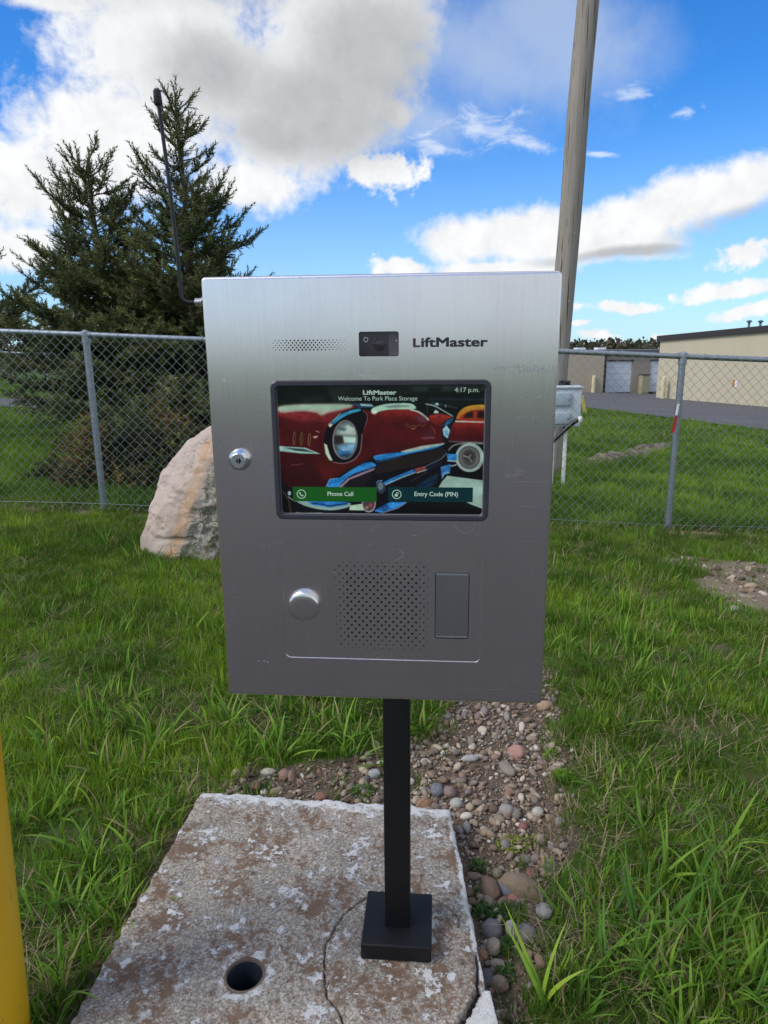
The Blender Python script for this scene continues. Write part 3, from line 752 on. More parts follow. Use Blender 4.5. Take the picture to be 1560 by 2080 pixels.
# ------------------------------------------------------------------ concrete pad
S0 = 0.06
def spx(pts, k, ox, oy): return [tuple(onz(ox + x / k, oy + y / k, S0)[:2]) for x, y in pts]
cracks = [(spx([(440, 180), (380, 215), (320, 265), (250, 320), (190, 410), (120, 530), (85, 600), (75, 700), (80, 830), (95, 990), (110, 1040), (200, 1130), (215, 1190), (250, 1262)], 4.216, 640, 1780), 0.0011),
          (spx([(440, 180), (520, 150), (620, 125), (820, 130), (900, 150), (1000, 185), (1060, 215), (1150, 280), (1230, 350), (1238, 430)], 4.216, 640, 1780), 0.0009),
          (spx([(1375, 640), (1388, 720), (1390, 850), (1385, 960), (1350, 1040), (1300, 1140), (1220, 1250), (1150, 1400)], 4.216, 640, 1780), 0.0022)]
def jitter(ln, seed):
    r_ = np.random.default_rng(seed); out = [ln[0]]
    for a, b_ in zip(ln[:-1], ln[1:]):
        for k in range(1, 6): out.append((a[0] + (b_[0] - a[0]) * k / 5 + r_.normal(0, 0.0013) * (k < 5), a[1] + (b_[1] - a[1]) * k / 5 + r_.normal(0, 0.0013) * (k < 5)))
    return out
cracks = [(jitter(l_, i_), w_) for i_, (l_, w_) in enumerate(cracks)]
def cdist(x, y, line):
    d = np.full(x.shape, 1e9)
    for (x1, y1), (x2, y2) in zip(line[:-1], line[1:]):
        dx, dy = x2 - x1, y2 - y1; t_ = np.clip(((x - x1) * dx + (y - y1) * dy) / (dx * dx + dy * dy + 1e-12), 0, 1)
        d = np.minimum(d, np.hypot(x - x1 - t_ * dx, y - y1 - t_ * dy))
    return d
nu, nv = 300, 360
Cn = np.array([(-0.605, 0.80), (0.196, 0.73), (0.170, 1.595), (-0.515, 1.678)])
u = np.linspace(0, 1, nu); v = np.linspace(0, 1, nv); U, W = np.meshgrid(u, v)
X = (1 - W) * ((1 - U) * Cn[0, 0] + U * Cn[1, 0]) + W * ((1 - U) * Cn[3, 0] + U * Cn[2, 0])
Y = (1 - W) * ((1 - U) * Cn[0, 1] + U * Cn[1, 1]) + W * ((1 - U) * Cn[3, 1] + U * Cn[2, 1])
# uneven outline
eL = 0.0020 * fbm2(Y, Y * 0, 22, 1.0, 4); eR = 0.0018 * fbm2(Y, Y * 0, 30, 4.0, 4); eB = 0.0035 * fbm2(X, X * 0, 34, 2.0, 4)
X = X + eL * (1 - U) ** 6 + eR * U ** 6; Y = Y + eB * W ** 8
dedge = np.minimum(np.minimum(U * 0.78, (1 - U) * 0.78), (1 - W) * 0.86)
pn = np.stack([X.ravel(), Y.ravel(), 0 * X.ravel()], 1)
nA = nz3(pn, 60, 2.0, 3).reshape(X.shape); nB = nz3(pn, 9, 5.0, 3).reshape(X.shape)
Z = S0 + 0.0011 * nA + 0.0035 * nB
chip = np.clip(nz3(pn, 26, 9.0, 3).reshape(X.shape), -1, 1)
Z0_ = Z.copy(); Z = Z - 0.016 * np.exp(-dedge / 0.006) * np.clip(0.45 + 0.9 * chip, 0, 2) * (dedge < 0.06)
for ln, wd in cracks:
    wob = 1 + 0.6 * nB
    Z = Z - (0.028 if wd > 0.002 else 0.012) * np.exp(-(cdist(X, Y, ln) / (wd * wob + 0.0004)) ** 2)
hc = onz(497, 1981, S0)[:2]; hr = 0.039
dh = np.hypot(X - hc[0], Y - hc[1])
# snap the ring round the conduit hole
snap = (dh < hr + 0.0035) & (dh > hr - 0.0035)
X = np.where(snap, hc[0] + (X - hc[0]) / np.maximum(dh, 1e-6) * hr, X); Y = np.where(snap, hc[1] + (Y - hc[1]) / np.maximum(dh, 1e-6) * hr, Y)
dh = np.hypot(X - hc[0], Y - hc[1])
si = np.arange(nu * nv).reshape(nv, nu)
Fq = np.stack([si[:-1, :-1], si[:-1, 1:], si[1:, 1:], si[1:, :-1]], -1).reshape(-1, 4)
fx = X.ravel()[Fq].mean(1); fy = Y.ravel()[Fq].mean(1)
keep = np.hypot(fx - hc[0], fy - hc[1]) > hr - 0.0008
# the corner chunk that has broken away, to the right of the wide crack
lnc = [(0.30, 1.09)] + cracks[2][0][0:1] + cracks[2][0] + [(cracks[2][0][-1][0] - 0.01, 0.6), (0.5, 0.6), (0.5, 1.09)]
chunk = inpoly(fx, fy, lnc) & (fy < 1.065)
VS = np.stack([X.ravel(), Y.ravel(), Z.ravel()], 1)
m, t, b = new_mat('lichen_concrete')
pos = t.node('ShaderNodeNewGeometry').outputs['Position']
grain = t.voro(pos, 230, 'Color'); gr = t.node('ShaderNodeSeparateColor', {0: grain}).outputs[0]
fine = t.noise(pos, 190, 5, 0.75); mid = t.noise(pos, 34, 7, 0.68); low = t.noise(pos, 7, 6, 0.62, 0.3)
c0 = t.mix(gr, (0.28, 0.25, 0.205), (0.52, 0.475, 0.405)); c0 = t.mix(t.ss(fine, 0.34, 0.60), (0.14, 0.12, 0.105), c0)
c0 = t.mix(t.ss(low, 0.3, 0.7), c0, t.mix(1.0, c0, (1.28, 1.26, 1.24), 'MULTIPLY'))
nbr = t.noise(t.vm('ADD', pos, (3.1, 1.7, 0)), 11, 9, 0.72, 0.2)
br = t.ss(t.m('ADD', nbr, t.m('MULTIPLY', t.m('SUBTRACT', t.noise(pos, 60, 6, 0.75), 0.5), 0.95)), 0.475, 0.61)
c0 = t.mix(t.m('MULTIPLY', br, t.ss(fine, 0.3, 0.6, 0.45, 0.95)), c0, t.mix(mid, (0.10, 0.048, 0.026), (0.25, 0.145, 0.082)))
dkp = t.ss(t.m('ADD', t.noise(t.vm('ADD', pos, (9.4, 5.2, 0)), 17, 7, 0.7, 0.3), t.m('MULTIPLY', t.m('SUBTRACT', fine, 0.5), 0.45)), 0.62, 0.70)
c0 = t.mix(t.m('MULTIPLY', dkp, 0.85), c0, (0.055, 0.045, 0.045))
wl_ = t.noise(t.vm('ADD', pos, (1.3, 8.8, 0)), 15, 8, 0.70, 0.2)
wh = t.ss(t.m('ADD', wl_, t.m('MULTIPLY', t.m('SUBTRACT', t.noise(pos, 75, 5, 0.7), 0.5), 0.6)), 0.575, 0.63)
dots = t.voro(t.vm('ADD', pos, t.scale(t.noise(pos, 30, 3, out='Color'), (0.02, 0.02, 0))), 22, 'Distance')
wh = t.m('MAXIMUM', wh, t.m('MULTIPLY', t.ss(t.m('ADD', dots, t.m('MULTIPLY', t.m('SUBTRACT', t.noise(pos, 60, 6, 0.75), 0.5), 1.3)), 0.24, 0.14), t.ss(t.noise(pos, 5, 3), 0.42, 0.52)))
eg = t.attr('edge')
wh2 = t.ss(t.m('ADD', t.m('MULTIPLY', eg, 1.0), t.m('MULTIPLY', t.m('SUBTRACT', mid, 0.5), 1.5)), 0.42, 0.62)
c0 = t.mix(t.m('MAXIMUM', wh, wh2), c0, t.mix(fine, (0.50, 0.49, 0.47), (0.78, 0.77, 0.75)))
c0 = t.mix(t.m('MULTIPLY', t.ss(t.voro(pos, 62, 'Distance'), 0.16, 0.06), t.ss(low, 0.45, 0.6)), c0, (0.09, 0.075, 0.07))
ck = t.attr('crack'); c0 = t.mix(t.m('MULTIPLY', ck, t.ss(mid, 0.3, 0.55, 0.35, 1.0)), c0, (0.03, 0.025, 0.022))
pit = t.ss(t.voro(pos, 105, 'Distance'), 0.22, 0.10); c0 = t.mix(t.m('MULTIPLY', pit, t.ss(t.noise(pos, 40, 3), 0.52, 0.62)), c0, (0.07, 0.06, 0.05))
t.put(b.inputs['Base Color'], c0); b.inputs['Roughness'].default_value = 0.92; b.inputs['Specular IOR Level'].default_value = 0.2
bump(t, t.m('ADD', t.m('MULTIPLY', gr, 0.5), t.m('ADD', fine, t.m('MULTIPLY', wh, 0.5))), 0.0035)
MAT['concrete'] = m
ck_a = np.zeros(X.shape)
for ln, wd in cracks: ck_a = np.maximum(ck_a, np.exp(-(cdist(X, Y, ln) / (wd * 0.8)) ** 2))
ed_a = np.exp(-np.minimum((1 - W) * 0.86 / 0.06, np.minimum((1 - U) * 0.78 / 0.018, 9)) ** 1.0) * 0.95
ringw = np.exp(-((dh - hr - 0.008) / 0.02) ** 2) * 0.52
slabroot = empty('concrete_pad', (-0.2, 1.2, 0)); tag(slabroot, 'old lichen-stained concrete pad under the black post', 'concrete pad')
def submesh(name, V_, F_, attrs, off, parent, rims):
    used = np.unique(F_); mp = -np.ones(len(V_), int); mp[used] = np.arange(len(used))
    o = meshobj(name, V_[used] + off - np.array(parent.location), mp[F_], MAT['concrete'], parent, smooth=True)
    bm = bmesh.new(); bm.from_mesh(o.data); bm.normal_update()
    be = [e for e in bm.edges if e.is_boundary and all(math.hypot(v_.co.x + parent.location.x - hc[0], v_.co.y + parent.location.y - hc[1]) > hr + 0.004 for v_ in e.verts)]
    r_ = bmesh.ops.extrude_edge_only(bm, edges=be)
    nvv = [g_ for g_ in r_['geom'] if isinstance(g_, bmesh.types.BMVert)]
    for v_ in nvv: v_.co.z = -0.16
    bm.to_mesh(o.data); n_new = len(nvv); bm.free()
    for k_, a_ in attrs.items():
        vals = np.concatenate([a_.ravel()[used], np.full(len(o.data.vertices) - len(used), 0.25 if k_ == 'edge' else 0.0)])
        vattr(o, k_, vals)
    return o
at_ = {'edge': np.maximum(ed_a, ringw), 'crack': ck_a}
submesh('slab', VS, Fq[keep & ~chunk], at_, np.zeros(3), slabroot, None)
at2 = {'edge': np.maximum(ed_a, 0.9), 'crack': ck_a * 0.3}
VS2 = VS.copy(); VS2[:, 2] = Z0_.ravel()
ch = submesh('broken_corner', VS2, Fq[keep & chunk], at2, np.array([0.010, -0.003, -0.005]), slabroot, None)
ch['label'] = 'whitish broken-off corner of the concrete pad'
MAT['conduit'] = plain('weathered_conduit', (0.045, 0.06, 0.085), 0.45, 0.5, 0.5, 18)
MAT['rust'] = plain('rusty_rim', (0.16, 0.12, 0.09), 0.7, 0.3, 0.5, 90)
cd = MB(); n_ = 48
prof = [(hr + 0.003, -0.02), (hr + 0.0005, 0.0015), (hr - 0.0035, 0.002), (hr - 0.0045, -0.004), (hr - 0.0045, -0.5)]
cd.lathe([(r_, S0 + z) for r_, z in prof], n_, (hc[0], hc[1], 0), cap0=False, cap1=True)
cdo = cd.build('conduit_pipe', [MAT['rust'], MAT['conduit']], None, 40)
cdo.data.polygons.foreach_set('material_index', np.array([0] * (3 * n_) + [1] * (n_ + 1), np.int32)[:len(cdo.data.polygons)])
cdo.parent = slabroot; cdo.matrix_parent_inverse = Matrix.Translation(-Vector(slabroot.location))

# ------------------------------------------------------------------ pedestal post
YAW = math.atan2(0.6906 - 0.72, 0.1733 + 0.1814)
pc = (onz(782, 1905, S0) + onz(832, 1910, S0)) / 2 
pw = 0.0508
PD = empty('pedestal_post', (pc[0] + 0.002, pc[1] + pw / 2 - 0.01, S0), YAW)
tag(PD, 'matte black square steel gooseneck post on a square base cover', 'post')
pd = MB(); pd.box((-pw / 2, -pw / 2, 0.032), (pw / 2, pw / 2, 0.97), bev=0.003)
pd.build('upright', MAT['black'], PD, 40)
arm = MB(); arm.box((-pw / 2 - 0.001, -0.345, 0.905), (pw / 2 + 0.001, -pw / 2 - 0.001, 0.955), bev=0.003); arm.build('arm', MAT['black'], PD, 40)
MB().box((-0.09, -0.352, 0.83), (0.09, -0.346, 1.03), bev=0.002).build('mounting_plate', MAT['black'], PD, 40)
bw = 0.0705
MB().box((-bw, -bw, 0.002), (bw, bw, 0.038), bev=0.0035).build('base_cover', MAT['black'], PD, 40)

# ------------------------------------------------------------------ yellow bollard at the left
m, t, b = new_mat('yellow_bollard_paint')
n1_ = t.noise(t.scale(t.co, (6, 6, 2)), 1.0, 5); sc_ = t.ss(t.noise(t.scale(t.co, (50, 50, 14)), 1.0, 6, 0.7), 0.60, 0.70)
t.put(b.inputs['Base Color'], t.mix(t.m('MULTIPLY', sc_, 0.8), t.mix(n1_, (0.62, 0.35, 0.008), (0.78, 0.46, 0.012)), (0.35, 0.22, 0.05))); b.inputs['Roughness'].default_value = 0.45
MAT['ybol'] = m
e_ = at(48, 2080, 1.0); e2_ = at(0, 1640, 1.0)
ln_ = (e2_[0] - e_[0]) / (e2_[2] - e_[2])
zg_ = -0.05
bollard('yellow_bollard', (e_[0] + ln_ * (zg_ - e_[2]) - 0.085, 1.0, zg_), 0.085, 1.05, MAT['ybol'], 'bright yellow bollard cut off by the left picture edge', lean=-math.atan(ln_))

# ------------------------------------------------------------------ entry terminal (steel box with touch screen)
TB = empty('entry_terminal', (-0.1814, 0.72, 0.8645), YAW)
tag(TB, 'brushed stainless steel gate entry box with lit touch screen', 'entry terminal')
BW, BH, BDEP = 0.356, 0.458, 0.125
mm = 0.001
def rrect(x0, z0, x1, z1, r, n=6):
    out = []
    for cx_, cz_, a0 in ((x1 - r, z0 + r, -90), (x1 - r, z1 - r, 0), (x0 + r, z1 - r, 90), (x0 + r, z0 + r, 180)):
        for k in range(n + 1):
            a = R(a0 + 90 * k / n); out.append((cx_ + r * math.cos(a), cz_ + r * math.sin(a)))
    return out
def circ(cx_, cz_, r, n=10):
    return [(cx_ + r * math.cos(2 * math.pi * k / n), cz_ + r * math.sin(2 * math.pi * k / n)) for k in range(n)]
def plate(mb, outer, holes, y, mi=0):
    polys = [outer] + holes
    flat = [p for q in polys for p in q]
    tri = tessellate_polygon([[Vector((p[0], p[1], 0)) for p in q] for q in polys])
    F = []
    for a, b_, c_ in tri:
        A, B, C = flat[a], flat[b_], flat[c_]
        cr = (B[0] - A[0]) * (C[1] - A[1]) - (B[1] - A[1]) * (C[0] - A[0])
        if abs(cr) < 1e-14: continue
        F.append((a, b_, c_) if cr > 0 else (a, c_, b_))
    mb.add([(p[0], y, p[1]) for p in flat], F, mi)
def ringstrip(mb, loopA, yA, loopB, yB, mi=0):
    n = len(loopA); V = [(p[0], yA, p[1]) for p in loopA] + [(p[0], yB, p[1]) for p in loopB]
    mb.add(V, [(k, (k + 1) % n, n + (k + 1) % n, n + k) for k in range(n)], mi)
def cup(mb, loop, y0, y1, mi_wall, mi_floor):
    ringstrip(mb, loop, y0, loop, y1, mi_wall)
    mb.add([(p[0], y1, p[1]) for p in loop], [tuple(range(len(loop)))], mi_floor)

# door: plate with returned edges and its openings
door = MB(); r_e = 0.0032
outer = [rrect(r_e * (1 - math.sin(a)), r_e * (1 - math.sin(a)), BW - r_e * (1 - math.sin(a)), BH - r_e * (1 - math.sin(a)), 0.0012 + r_e * math.sin(a), 5) for a in np.linspace(0, math.pi / 2, 6)]
ys = [r_e * (1 - math.cos(a)) for a in np.linspace(0, math.pi / 2, 6)]
scr_hole = rrect(0.068, 0.2115, 0.289, 0.3535, 0.007)
cam_hole = rrect(0.1583, 0.379, 0.1984, 0.4032, 0.0022)
pan_hole = rrect(0.069, 0.0485, 0.2868, 0.178, 0.0065)
mic = []
for j in range(5):
    for i in range(-20, 21):
        if (i + j) % 2: continue
        xx = 0.1085 + i * 0.00196; zz = 0.3907 + (2 - j) * 0.00228
        if not 0.0712 < xx < 0.1458: continue
        rr = 0.00098 * max(0.32, 1.0 - abs((xx - 0.103) / 0.046) ** 1.3 * 0.75)
        mic.append(circ(xx, zz, rr, 8))
plate(door, outer[0], [scr_hole, cam_hole, pan_hole] + mic, 0.0)
for k in range(5): ringstrip(door, outer[k + 1], ys[k + 1], outer[k], ys[k])
ringstrip(door, outer[5], 0.027, outer[5], ys[5])
for h_ in mic: cup(door, h_, 0.0, 0.0016, 1, 1)
ringstrip(door, scr_hole, 0.0, scr_hole, 0.012)
ringstrip(door, cam_hole, 0.0, cam_hole, 0.0045, 2)
pan_mid = rrect(0.0692, 0.0487, 0.2866, 0.1778, 0.0063); inner_pan = rrect(0.0703, 0.0498, 0.2855, 0.1767, 0.0056)
ringstrip(door, pan_hole, 0.0, pan_mid, 0.0009); ringstrip(door, pan_mid, 0.0009, inner_pan, 0.00088)
dobj = door.build('door', [MAT['steel'], MAT['hole'], MAT['chrome']], TB)
fix_normals(dobj)
# lower speaker panel, set back, with its own openings
sp = MB(); holes = []
for j in range(23):
    for i in range(-12, 13):
        if (i + j) % 2: continue
        xx = 0.1785 + i * 0.00418; zz = 0.1120 + (11 - j) * 0.00455
        if abs(i) == 12 and j in (0, 1, 21, 22): continue
        edge = max(abs(i) / 12.0, abs(j - 11) / 11.0)
        rr = 0.00128 if edge < 0.8 else (0.0009 if edge < 0.92 else 0.00062)
        holes.append(circ(xx, zz, rr, 8))
rd_hole = rrect(0.2366, 0.0757, 0.2735, 0.1514, 0.0022)
plate(sp, inner_pan, holes + [rd_hole], 0.00088)
for h_ in holes: cup(sp, h_, 0.00088, 0.0034, 1, 1)
rmid = rrect(0.2369, 0.0760, 0.2732, 0.1511, 0.0021); rin = rrect(0.2373, 0.0764, 0.2728, 0.1507, 0.0019)
ringstrip(sp, rd_hole, 0.00088, rmid, 0.0026, 1); ringstrip(sp, rmid, 0.0026, rin, 0.0018, 1)
spo = sp.build('speaker_panel', [MAT['steel'], MAT['hole']], TB); fix_normals(spo)
rp = MB(); plate(rp, rin, [], 0.0018); MAT['reader'] = plain('reader_window', (0.42, 0.43, 0.44), 0.42, 0.9, 0.10, 40)
rpo = rp.build('reader_window', MAT['steel2'], TB)
# enclosure behind the door
en = MB(); en.box((0.002, 0.0285, 0.0015), (BW - 0.0008, BDEP, BH + 0.0016), bev=0.003); en.build('enclosure', MAT['steel'], TB, 40)
# screen frame
fr = MB()
f_out = rrect(0.0657, 0.2092, 0.2914, 0.3557, 0.008); f_top0 = rrect(0.0669, 0.2104, 0.2902, 0.3545, 0.007); f_top1 = rrect(0.0706, 0.2141, 0.2866, 0.3509, 0.0045); f_in = rrect(0.0716, 0.2151, 0.2856, 0.3499, 0.0038)
ringstrip(fr, f_out, -0.0001, f_top0, -0.0016); ringstrip(fr, f_top0, -0.0016, f_top1, -0.0016); ringstrip(fr, f_top1, -0.0016, f_in, -0.0006); ringstrip(fr, f_in, -0.0006, f_in, 0.0012); 
f_lip = rrect(0.0722, 0.2157, 0.2850, 0.3493, 0.0034)
ringstrip(fr, f_in, 0.0012, f_lip, 0.0034, 1)
fro = fr.build('screen_frame', [MAT['rubber'], MAT['lip']], TB); fix_normals(fro)

# ---- picture shown on the screen, drawn into a fine grid of cells
SX0, SX1, SZ0, SZ1 = 0.0718, 0.2854, 0.2153, 0.3497
CW, CH = 430, 270; SSN = 2; W_, H_ = CW * SSN, CH * SSN
img = np.zeros((H_, W_, 3)) + np.array([9, 15, 16])
yy, xx = np.mgrid[0:H_, 0:W_]; yy = yy + 0.5; xx = xx + 0.5
def s2(x, y):                                        # photo-crop units to screen cells
    t_ = (y - 365.0) / 653.0; xl = 52 + 26 * t_; xr = 1124 - 16 * t_
    return (x - xl) / (xr - xl) * W_, t_ * H_
def pmask(poly):
    if len(poly) >= 8 and len(poly) < 40:
        for _ in range(2):
            nq = []
            for a, b_ in zip(poly, poly[1:] + poly[:1]): nq += [(a[0] * 0.8 + b_[0] * 0.2, a[1] * 0.8 + b_[1] * 0.2), (a[0] * 0.2 + b_[0] * 0.8, a[1] * 0.2 + b_[1] * 0.8)]
            poly = nq
    P_ = [s2(*p) for p in poly]; return inpoly(xx, yy, P_)
def blur(a, r):
    if r <= 0: return a
    k = np.exp(-0.5 * (np.arange(-3 * r, 3 * r + 1) / r) ** 2); k /= k.sum(); p_ = 3 * r
    a = np.pad(a, ((p_, p_), (0, 0)), mode='edge'); a = sum(k[i] * a[i:i + H_] for i in range(len(k)))
    a = np.pad(a, ((0, 0), (p_, p_)), mode='edge'); return sum(k[i] * a[:, i:i + W_] for i in range(len(k)))
def fill(poly, col, col2=None, y0=0, y1=0, soft=0, op=1.0, mask=None):
    global img
    a = pmask(poly).astype(float) if mask is None else mask.astype(float)
    if soft: a = blur(a, soft)
    a = (a * op)[..., None]; c_ = np.array(col, float)
    if col2 is not None:
        ya, yb = s2(500, y0)[1], s2(500, y1)[1]; k = np.clip((yy - ya) / (yb - ya), 0, 1)[..., None]
        c_ = c_ * (1 - k) + np.array(col2, float) * k
    img = img * (1 - a) + c_ * a
def ell(cx_, cy_, rx, ry, rot=0.0):
    c_, s_ = math.cos(rot), math.sin(rot)
    return [(cx_ + rx * math.cos(a) * c_ - ry * math.sin(a) * s_, cy_ + rx * math.cos(a) * s_ + ry * math.sin(a) * c_) for a in np.linspace(0, 2 * math.pi, 40, endpoint=False)]
def line(pts, w, col, op=1.0, soft=0):
    L_ = []; Rr = []
    for i, p in enumerate(pts):
        a = np.array(pts[max(i - 1, 0)], float); b_ = np.array(pts[min(i + 1, len(pts) - 1)], float); d = b_ - a; d /= np.hypot(*d) + 1e-9
        L_.append((p[0] - d[1] * w / 2, p[1] + d[0] * w / 2)); Rr.append((p[0] + d[1] * w / 2, p[1] - d[0] * w / 2))
    fill(L_ + Rr[::-1], col, op=op, soft=soft)
# far background
fill([(52, 362), (1124, 362), (1124, 460), (52, 460)], (13, 20, 21))
fill([(315, 365), (350, 450), (470, 450), (500, 365)], (30, 37, 37), soft=4)
fill([(620, 362), (1124, 360), (1124, 392), (640, 396)], (36, 46, 45), soft=4); fill([(830, 370), (905, 370), (900, 395), (840, 398)], (16, 22, 22), soft=4)
fill([(430, 370), (760, 370), (770, 400), (640, 420), (450, 430)], (24, 29, 31), soft=6)
fill([(180, 425), (300, 405), (310, 440), (190, 448)], (26, 33, 34), soft=6)
fill([(840, 425), (1124, 430), (1124, 440), (840, 436)], (24, 36, 44), soft=2); fill([(850, 442), (985, 470), (985, 480), (850, 455)], (30, 48, 58), soft=2)
# second car
fill([(975, 528), (990, 495), (1015, 473), (1050, 462), (1124, 457), (1124, 490), (1060, 487), (1015, 505), (985, 535)], (196, 152, 48), (176, 96, 40), 460, 530)
fill([(982, 540), (1008, 508), (1055, 486), (1124, 482), (1124, 545), (982, 545)], (150, 52, 38))
fill([(1014, 524), (1026, 500), (1062, 491), (1064, 525)], (44, 22, 18), soft=2); fill([(1082, 524), (1084, 492), (1120, 490), (1120, 526)], (34, 18, 16), soft=2)
fill([(945, 548), (1124, 546), (1122, 645), (938, 645)], (150, 38, 34), (66, 14, 18), 560, 615)
line([(972, 541), (1124, 545)], 8, (188, 172, 158))
fill([(930, 648), (1122, 640), (1116, 840), (950, 815)], (6, 9, 12)); line([(940, 641), (1122, 646)], 7, (84, 74, 82))
line([(935, 690), (955, 665), (985, 653), (1040, 648), (1118, 652)], 8, (150, 160, 152), op=0.7)
fill(ell(1045, 722, 72, 74), (146, 164, 158)); fill(ell(1043, 722, 55, 58), (52, 55, 56)); fill(ell(1043, 722, 50, 53), (98, 100, 98)); fill(ell(1042, 721, 38, 41), (70, 72, 72)); fill(ell(1042, 716, 26, 26), (54, 54, 55))
line([(1012, 712), (1040, 722), (1052, 708)], 5, (150, 150, 145)); line([(1040, 722), (1056, 742)], 5, (130, 130, 126))
# pale pavement
fill([(905, 845), (932, 815), (1112, 838), (1108, 985), (1055, 965), (885, 880)], (146, 172, 158)); fill([(130, 960), (190, 980), (260, 1010), (310, 1018), (150, 1018)], (122, 146, 132))
# front car: dark lower part, wings, bonnet
fill([(78, 876), (310, 876), (560, 720), (940, 650), (935, 700), (985, 705), (960, 780), (900, 850), (700, 960), (600, 1012), (400, 1010), (90, 1018)], (10, 11, 18))
fill([(900, 985), (1108, 985), (1108, 1018), (600, 1018), (720, 960)], (4, 6, 10))
wing = [(52, 460), (180, 453), (440, 452), (475, 476), (545, 490), (560, 500), (640, 478), (740, 478), (800, 496), (836, 530), (900, 502), (968, 520), (935, 560), (905, 590), (905, 640), (942, 648), (820, 668), (560, 714), (545, 728), (500, 750), (440, 772), (350, 830), (310, 880), (100, 890), (60, 800)]
fill(wing, (82, 18, 21), (48, 10, 15), 560, 820)
fill([(240, 740), (420, 700), (520, 720), (430, 780), (330, 840), (280, 820)], (96, 26, 18), soft=14, op=0.7)
fill([(52, 470), (180, 462), (430, 462), (470, 500), (380, 520), (330, 545), (54, 548)], (150, 46, 50), (92, 30, 34), 500, 550, soft=7)
fill([(54, 462), (180, 454), (440, 453), (455, 466), (380, 486), (310, 500), (285, 516), (262, 496), (180, 488), (60, 500)], (150, 190, 165), (160, 150, 135), 455, 515, soft=4)
fill([(52, 510), (60, 560), (300, 560), (310, 545), (200, 552)], (70, 16, 20), soft=8)
fill([(560, 500), (640, 482), (740, 482), (815, 520), (835, 540), (830, 600), (780, 660), (560, 690), (500, 640), (520, 560)], (140, 38, 36), (74, 16, 20), 490, 560, soft=5)
fill([(540, 640), (800, 600), (850, 640), (560, 690)], (84, 20, 22), soft=12, op=0.6)
fill([(540, 486), (555, 470), (622, 452), (752, 449), (778, 474), (762, 482), (640, 481), (580, 492), (565, 505)], (160, 196, 172), soft=1)
fill([(600, 466), (680, 458), (735, 461), (745, 468), (640, 474)], (110, 128, 124), soft=2)
line([(738, 480), (790, 494), (830, 525), (838, 536)], 9, (176, 180, 172)); fill([(760, 515), (815, 510), (835, 545), (800, 550)], (92, 66, 86), soft=5, op=0.7)
fill([(838, 512), (900, 502), (966, 520), (930, 545), (905, 575), (880, 560), (850, 545)], (158, 52, 42), (110, 28, 26), 505, 575, soft=2)
fill([(545, 488), (575, 486), (562, 506), (545, 500)], (205, 215, 200), soft=3)
fill([(440, 452), (540, 452), (560, 470), (480, 474)], (38, 62, 90)); fill([(486, 452), (545, 456), (560, 466), (492, 464)], (138, 170, 176), soft=1)
line([(716, 562), (726, 552), (738, 556), (722, 568), (742, 570), (760, 560), (772, 568), (790, 556), (806, 566), (822, 556)], 4, (128, 92, 66), op=0.8); line([(748, 578), (772, 575)], 4, (150, 120, 84))
fill([(790, 600), (850, 580), (868, 610), (830, 625)], (66, 30, 38), soft=8, op=0.8); line([(846, 560), (866, 585), (872, 605)], 4, (130, 80, 66), op=0.8); line([(800, 625), (870, 622)], 9, (120, 92, 110), op=0.6, soft=2)
# windscreen pillar and mirror
line([(820, 454), (870, 464), (915, 490), (962, 516)], 6, (140, 160, 158)); fill(ell(880, 456, 9, 6), (170, 188, 178)); line([(830, 452), (830, 500)], 3, (90, 100, 104), op=0.8); line([(924, 458), (924, 472)], 4, (160, 170, 160))
fill([(862, 500), (872, 484), (884, 490), (890, 500)], (190, 200, 186))
# near headlight
fill([(298, 640), (304, 592), (322, 552), (362, 512), (420, 482), (472, 471), (514, 488), (526, 528), (506, 580), (492, 618), (486, 690), (462, 728), (404, 754), (344, 746), (312, 706)], (10, 10, 16))
fill([(334, 548), (384, 504), (438, 484), (482, 476), (496, 486), (440, 500), (392, 522), (352, 556)], (46, 132, 160), (38, 120, 156), 470, 560); line([(322, 556), (345, 536), (385, 500)], 5, (180, 176, 180), op=0.7)
fill([(320, 560), (334, 550), (346, 556), (330, 572)], (186, 190, 176))
fill([(298, 650), (314, 660), (326, 704), (344, 742), (326, 738), (306, 704)], (176, 196, 172)); line([(344, 748), (400, 757), (458, 736), (490, 690), (496, 600)], 5, (140, 126, 128), op=0.8)
line([(500, 486), (524, 506), (524, 534), (506, 580)], 4, (150, 120, 130), op=0.7)
fill(ell(408, 634, 72, 106, 0.05), (14, 14, 18)); fill(ell(408, 634, 66, 100, 0.05), (126, 116, 118)); fill(ell(410, 634, 60, 95, 0.05), (62, 78, 80))
lensm = pmask(ell(410, 634, 58, 93, 0.05))
def lf(poly, col, soft=3, op=1.0):
    a = blur(pmask(poly).astype(float), soft) * lensm; fill(None, col, op=op, mask=a)
lf([(360, 560), (430, 545), (465, 600), (468, 660), (400, 660), (350, 600)], (120, 140, 136), 8)
lf([(372, 600), (420, 560), (462, 575), (466, 610), (420, 605)], (166, 180, 166)); lf([(346, 612), (396, 612), (402, 652), (350, 655)], (44, 40, 40)); lf([(398, 618), (464, 622), (462, 650), (404, 646)], (176, 206, 190), 2)
lf([(366, 664), (464, 650), (452, 700), (396, 700)], (110, 152, 184), 4); lf([(360, 690), (440, 690), (420, 728), (380, 726)], (52, 108, 156), 4); lf([(380, 712), (440, 704), (420, 730)], (40, 60, 70), 3); lf([(350, 570), (400, 590), (420, 578), (372, 566)], (70, 96, 102), 3)
